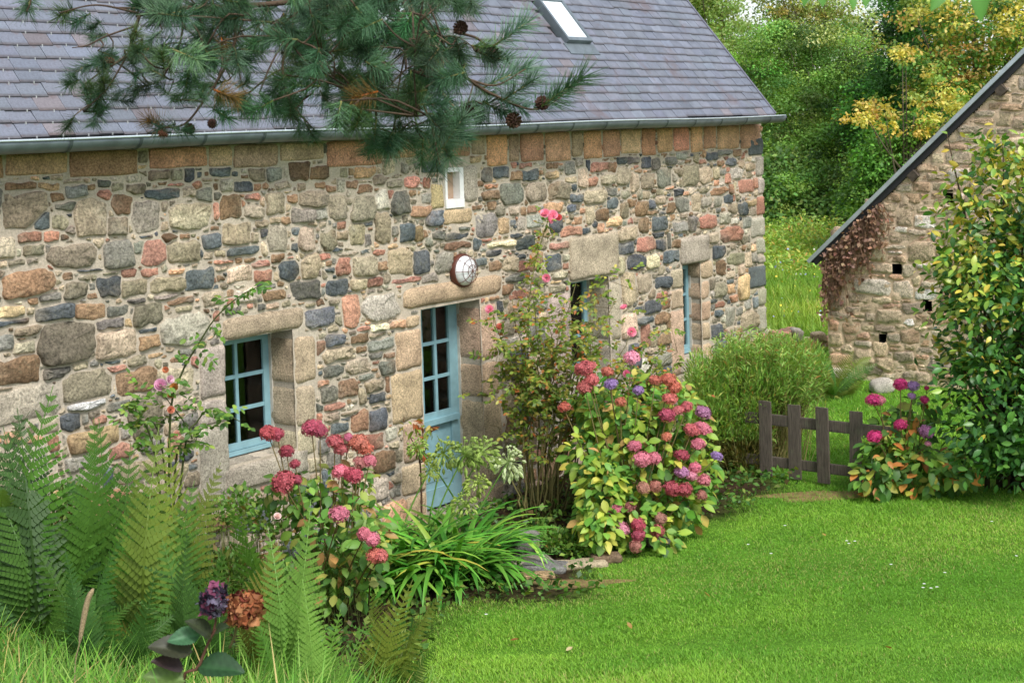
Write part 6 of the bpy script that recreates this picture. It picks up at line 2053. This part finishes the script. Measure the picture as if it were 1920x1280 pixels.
# dry creeper on the barn gable
cp = thing('dead_creeper', 'dry brown creeper hanging under the barn verge', 'creeper', BARN.world(np.array([[.2, -.03, 1.5]]))[0], BARN.a)
cb = np.array([.2, -.03, 1.5])
st = MB(); Pl, Yl = [], []
for i in range(105):
    u0 = rng.uniform(-.02, .85)
    top = float(topf(u0)) - .12
    L = rng.uniform(.3, 1.1) * (1 - .55 * max(0, u0))
    if u0 < .15:
        L = rng.uniform(.5, 1.0)
    p0 = np.array([u0, -.03 - rng.uniform(0, .06), top])
    p1 = p0 + np.array([rng.normal(0, .12), -rng.uniform(0, .04), -L])
    p1[0] = max(p1[0], .0)
    c = curve([p0, (p0 + p1) / 2 + rng.normal(0, .05, 3) * [1, .3, 1], p1], 6)
    st.tube(c - cb, np.linspace(.008, .003, 6), 4, lin(120, 92, 74))
    for _ in range(9):
        Pl.append(c[int(rng.integers(6))] + rng.normal(0, .03, 3) * [1, .5, 1] - cb); Yl.append(rng.normal(0, 1, 3) - UP * .5)
obj('stems', st.mesh('stems'), M_BARK, cp, kind='stuff')
Pl, Yl = np.array(Pl), np.array(Yl)
merged('dry_leaves', [small_leaf(.7)], M_LEAF, Pl, frames(Yl, np.array([0, -1., .4]) + rng.normal(0, .4, Pl.shape)), rng.uniform(.04, .09, len(Pl)), choose([lin(166, 130, 108), lin(184, 148, 124), lin(130, 98, 80)], len(Pl)), cp)

# ------------------------------------------------------------------ pine bough hanging in from the top
Yp = 4.0
pb = thing('pine_bough', 'pine bough with blue green needles and cones hanging across the roof', 'pine branch', at(760, -250, Yp))
b0 = np.array(pb.location)
st = MB()
BK = lin(92, 76, 62)


WOODY = []


def bough(pts, r0, r1, n=14, col=BK):
    P = [at(x, y, Yp + (q[0] if q else 0)) - b0 for x, y, *q in pts]
    c = curve(P, n * 2)
    st.tube(c, np.linspace(r0, r1, n * 2) * .72, 6, col * rng.uniform(.75, 1.1))
    WOODY.extend(c[2:])
    return c + b0


bough([(760, -250), (745, -60), (765, 20), (800, 70)], .016, .010)
bough([(765, 10), (810, 80), (830, 110), (822, 160), (850, 200)], .010, .005, col=lin(150, 128, 104))
bough([(760, -60), (640, -10), (480, 10), (350, 15), (255, 30)], .013, .006)
bough([(262, 28), (248, 70), (240, 100), (215, 120), (190, 135), (150, 165)], .0065, .0025, col=lin(120, 100, 86))
bough([(252, 50), (200, 68), (165, 85), (135, 90)], .004, .0018)
bough([(238, 105), (215, 145), (190, 185), (180, 215)], .004, .0018)
bough([(345, 20), (340, 70), (325, 110), (300, 150), (265, 165)], .005, .002)
bough([(440, 15), (440, 80), (420, 130), (395, 170), (350, 230), (310, 240)], .007, .003)
bough([(395, 165), (440, 190), (455, 205)], .004, .002)
bough([(560, 0), (540, 80), (530, 130), (545, 190), (590, 245)], .007, .003)
bough([(660, -10), (640, 90), (600, 130), (570, 150), (520, 190)], .007, .003)
bough([(760, 20), (700, 120), (690, 180), (700, 240), (705, 275)], .009, .003)
bough([(800, 80), (790, 170), (810, 240), (825, 310)], .008, .003)
bough([(790, 170), (760, 200), (740, 230), (750, 275)], .006, .003)
bough([(830, 110), (880, 150), (930, 180), (1010, 205), (1090, 150)], .008, .0025)
bough([(850, 60), (890, 70), (925, 85), (990, 42)], .006, .0025)
bough([(880, 150), (930, 160), (985, 130)], .005, .0025)
bough([(60, -60), (58, 0), (50, 22)], .004, .002)
bough([(260, 25), (180, 10), (110, 25)], .005, .002)
bough([(880, -60), (880, 0)], .004, .002)
SH = []
for tx, ty, bx, by, L in ((1097, 141, 1015, 200, 1), (996, 37, 925, 86, 1), (993, 124, 905, 165, 1), (1005, 148, 940, 190, 1), (892, 201, 850, 232, 1), (872, 215, 828, 280, 1), (821, 325, 812, 262, 1), (845, 300, 822, 255, 1), (700, 278, 706, 222, 1), (751, 278, 748, 228, 1), (660, 188, 655, 140, 1), (1060, 175, 1000, 205, 1), (985, 205, 930, 185, 1), (950, 215, 905, 190, 1),
                          (50, 24, 57, -5, .9), (111, 30, 140, 18, .9), (132, 48, 170, 25, .8), (168, 57, 190, 40, .6), (144, 134, 165, 120, .7), (178, 121, 200, 115, .6), (131, 158, 150, 150, .6), (185, 185, 192, 165, .8), (178, 222, 184, 195, .9), (275, 225, 310, 238, .9), (305, 240, 330, 232, .8), (335, 242, 318, 238, .6), (363, 152, 352, 175, .8), (376, 185, 385, 160, .8), (340, 178, 360, 170, .6),
                          (430, 222, 400, 205, .9), (455, 200, 430, 185, .9), (420, 190, 400, 180, .7), (470, 150, 445, 165, .8), (524, 185, 535, 150, .9), (544, 220, 545, 190, .9), (584, 250, 570, 225, .8), (560, 240, 560, 215, .6), (621, 202, 600, 170, .9), (420, 40, 440, 20, .9), (885, 10, 880, -25, .9), (860, 15, 870, -20, .8), (285, 95, 300, 110, .5), (262, 165, 285, 155, .6), (235, 168, 250, 160, .5)):
    SH.append((tx, ty, bx, by, L, rng.uniform(-.25, .25)))
for _ in range(270):                                     # the thick of the bough
    k = rng.random()
    if k < .62:
        x, y = rng.uniform(600, 900), rng.uniform(-30, 265)
        if y > 230 - 0.4 * abs(x - 780) + 60 or (x < 660 and y > 215) or (x > 860 and y < 70):
            continue
    elif k < .86:
        x, y = rng.uniform(290, 660), rng.uniform(-40, 95)
    else:
        x, y = rng.uniform(330, 640), rng.uniform(70, 190)
        if rng.random() < .45:
            continue
    a = rng.uniform(-.3, 3.4) if k < .86 else rng.uniform(0, 3.14)
    l_ = rng.uniform(38, 60)
    SH.append((x + math.cos(a) * l_, y + math.sin(a) * l_ * .8, x, y, .95, rng.uniform(-.6, .55)))
for _ in range(30):                                      # loose small tufts out on the left twigs
    x, y = rng.uniform(120, 330), rng.uniform(40, 225)
    if x < 200 and y < 90:
        continue
    a = rng.uniform(0, 6.28)
    SH.append((x + math.cos(a) * 26, y + math.sin(a) * 22, x, y, .62, rng.uniform(-.2, .2)))
NV = np.array([(-.5, 0, 0), (.5, 0, 0), (0, 0, .8), (-.3, .6, .02), (.3, .6, .02), (0, .6, .5), (0, 1, .1)])
NF = np.array([(0, 1, 4), (0, 4, 3), (1, 2, 5), (1, 5, 4), (2, 0, 3), (2, 3, 5), (3, 4, 6), (4, 5, 6), (5, 3, 6)])
GN = [lin(72, 112, 74), lin(102, 138, 104), lin(60, 98, 58), lin(88, 118, 62)]
count = 0
proto_sh = []
for v in range(5):                                        # five different needle tufts, each shared by many twigs
    n = 140
    u_ = rng.uniform(0, 1, n) ** .8
    a = rng.uniform(0, 2 * math.pi, n)
    P = np.stack([.02 * np.cos(a) * 0, u_ * .92, 0 * a], 1)
    e = 1.05 - .45 * u_
    Y = np.stack([np.cos(a) * np.sin(e), np.cos(e), np.sin(a) * np.sin(e)], 1) + rng.normal(0, .12, (n, 3))
    ln = rng.uniform(.45, .72, n)
    w_ = np.full(n, .017)
    V, Fc, C = merge(NV, NF, np.array([.85, .85, .85, 1, 1, 1, 1.15]), P, frames(Y, rng.normal(0, 1, (n, 3))), np.stack([w_, ln, w_], 1), np.clip(choose([[.9, .9, .9], [1.15, 1.15, 1.15], [1.5, 1.15, .5]], n, [5, 4, .35], .12, .05), 0, 3))
    tv, tf = tube([(0, 0, 0), (0, .5, 0), (0, .95, 0)], [.022, .018, .012], 5)
    tri = []
    for f in tf:
        for j in range(1, len(f) - 1):
            tri.append((f[0], f[j], f[j + 1]))
    V2 = np.vstack([V, tv]); F2 = np.vstack([Fc, np.array(tri) + len(V)])
    C2 = np.vstack([C, np.tile(np.array([1.6, .75, .5]), (len(tv), 1))])
    proto_sh.append(mk('needle_tuft', V2, F2, C2))
for i, (tx, ty, bx, by, L, dz) in enumerate(SH):
    p0, p1 = at(bx, by, Yp + dz), at(tx, ty, Yp + dz - rng.uniform(-.02, .06))
    Ln = max(np.linalg.norm(p1 - p0), .06)
    R_ = frames((p1 - p0)[None], rng.normal(0, 1, (1, 3)))[0]
    col = choose(GN, 1, [4, 3, 3, 1.5], .24, .07)[0]
    if rng.random() < .025:
        col = lin(140, 112, 56)
    o = obj('needle_tuft', proto_sh[i % 5], M_NEEDLE, pb, color=col)
    M = np.eye(4); M[:3, :3] = R_ * np.array([.115 * L, Ln * 1.0, .115 * L]); M[:3, 3] = p0 - b0
    o.matrix_basis = Matrix(M.tolist())
    # a twig joins each tuft to the wood
    if i >= 53:
        WA = np.array(WOODY)
        hub = WA[np.argmin(np.linalg.norm(WA - (p0 - b0) + (p0 - p1) * .5, axis=1) + rng.uniform(0, .06, len(WA)))]
        tw_ = curve([hub, (hub * .45 + (p0 - b0) * .55) + rng.normal(0, .015, 3), p0 - b0], 6)
        st.tube(tw_, np.linspace(.0028, .0018, 6), 4, BK * rng.uniform(.6, 1))
        if i % 2:
            WOODY.extend(tw_[1:])
obj('limb', st.mesh('limb', True), M_BARK, pb)


def cone_mesh(seed):
    g = np.random.default_rng(seed)
    m = MB()
    m.tube([(0, 0, 0), (0, 0, .3), (0, 0, .7), (0, 0, 1)], [.12, .3, .22, .03], 8, (.5, .5, .5))
    for i in range(58):
        u_ = i / 58
        a = i * 2.39996
        r = .40 * math.sin(math.pi * (.12 + .85 * u_)) + .06
        c = np.array([math.cos(a), math.sin(a), 0])
        s_ = np.array([-math.sin(a), math.cos(a), 0])
        p = np.array([0, 0, u_ * .95])
        V = [p + c * r * .5 - s_ * .05, p + c * r * .5 + s_ * .05, p + c * r + s_ * .09 + UP * .04, p + c * (r + .05) + UP * .10, p + c * r - s_ * .09 + UP * .04]
        m.add(V, [(0, 1, 2, 3), (0, 3, 4)], np.array([1, 1, 1]) * g.uniform(.7, 1.3))
    return m.mesh('pine_cone')


CM = [cone_mesh(s) for s in range(2)]
for i, (x, y, r) in enumerate(((213, 112, 15), (867, 48, 18), (918, 92, 20), (783, 155, 22), (790, 185, 20), (700, 272, 15), (885, 200, 18), (1020, 200, 18), (958, 218, 20), (350, 240, 14), (296, 248, 12), (544, 214, 12), (455, 180, 13), (398, 228, 12))):
    P = at(x, y, Yp - .08)
    o = obj('pine_cone', CM[i % 2], plain('cone', (1, 1, 1), .8, .2, var=.3, scale=30, use_tint=True) if 'cone' not in bpy.data.materials else bpy.data.materials['cone'], pb, color=lin(74, 52, 42) if i % 5 else lin(122, 84, 62))
    s_ = r / F * Yp * 1.6
    ax = Vector(rng.normal(0, .6, 3) - UP * .5 + np.array([0, -.5, 0]))
    o.matrix_basis = Matrix.Translation(Vector((P - b0).tolist())) @ ax.to_track_quat('Z', 'Y').to_matrix().to_4x4() @ Matrix.Scale(s_, 4)

# a few leaves hanging in at the very top right
b0 = at(1700, -140, 2.3)
tw = thing('overhanging_twig', 'green leaves of a twig hanging in at the top right edge', 'twig', b0)
st = MB()
for (x0, y0, x1, y1, ln_, c) in ((1520, -60, 1508, 8, 1, 'a'), (1535, -50, 1545, 10, .8, 'a'), (1592, -30, 1604, 16, 1, 'a'), (1620, -40, 1626, 12, 1, 'b'), (1775, -30, 1748, 18, 1, 'b'), (1832, -40, 1842, 38, 1, 'a')):
    p0, p1 = at(x0, y0, 2.3), at(x1, y1, 2.28)
    L = np.linalg.norm(p1 - p0)
    V, Fc, sh = leaf(.42, .25, .15)
    R_ = frames((p1 - p0)[None], (np.array([0, -1., .5]) + rng.normal(0, .3, 3))[None])[0]
    o = obj('leaf', mk('leaf', V * L, Fc, lin(84, 138, 50) * sh[:, None], True), M_LEAF, tw)
    M = np.eye(4); M[:3, :3] = R_; M[:3, 3] = p0 - b0
    o.matrix_basis = Matrix(M.tolist())
    st.tube(curve([np.zeros(3), (p0 - b0) * .5 + [0, 0, .03], p0 - b0], 6), .0015, 5, lin(96, 84, 56))
obj('stem', st.mesh('stem', True), M_STEM, tw)
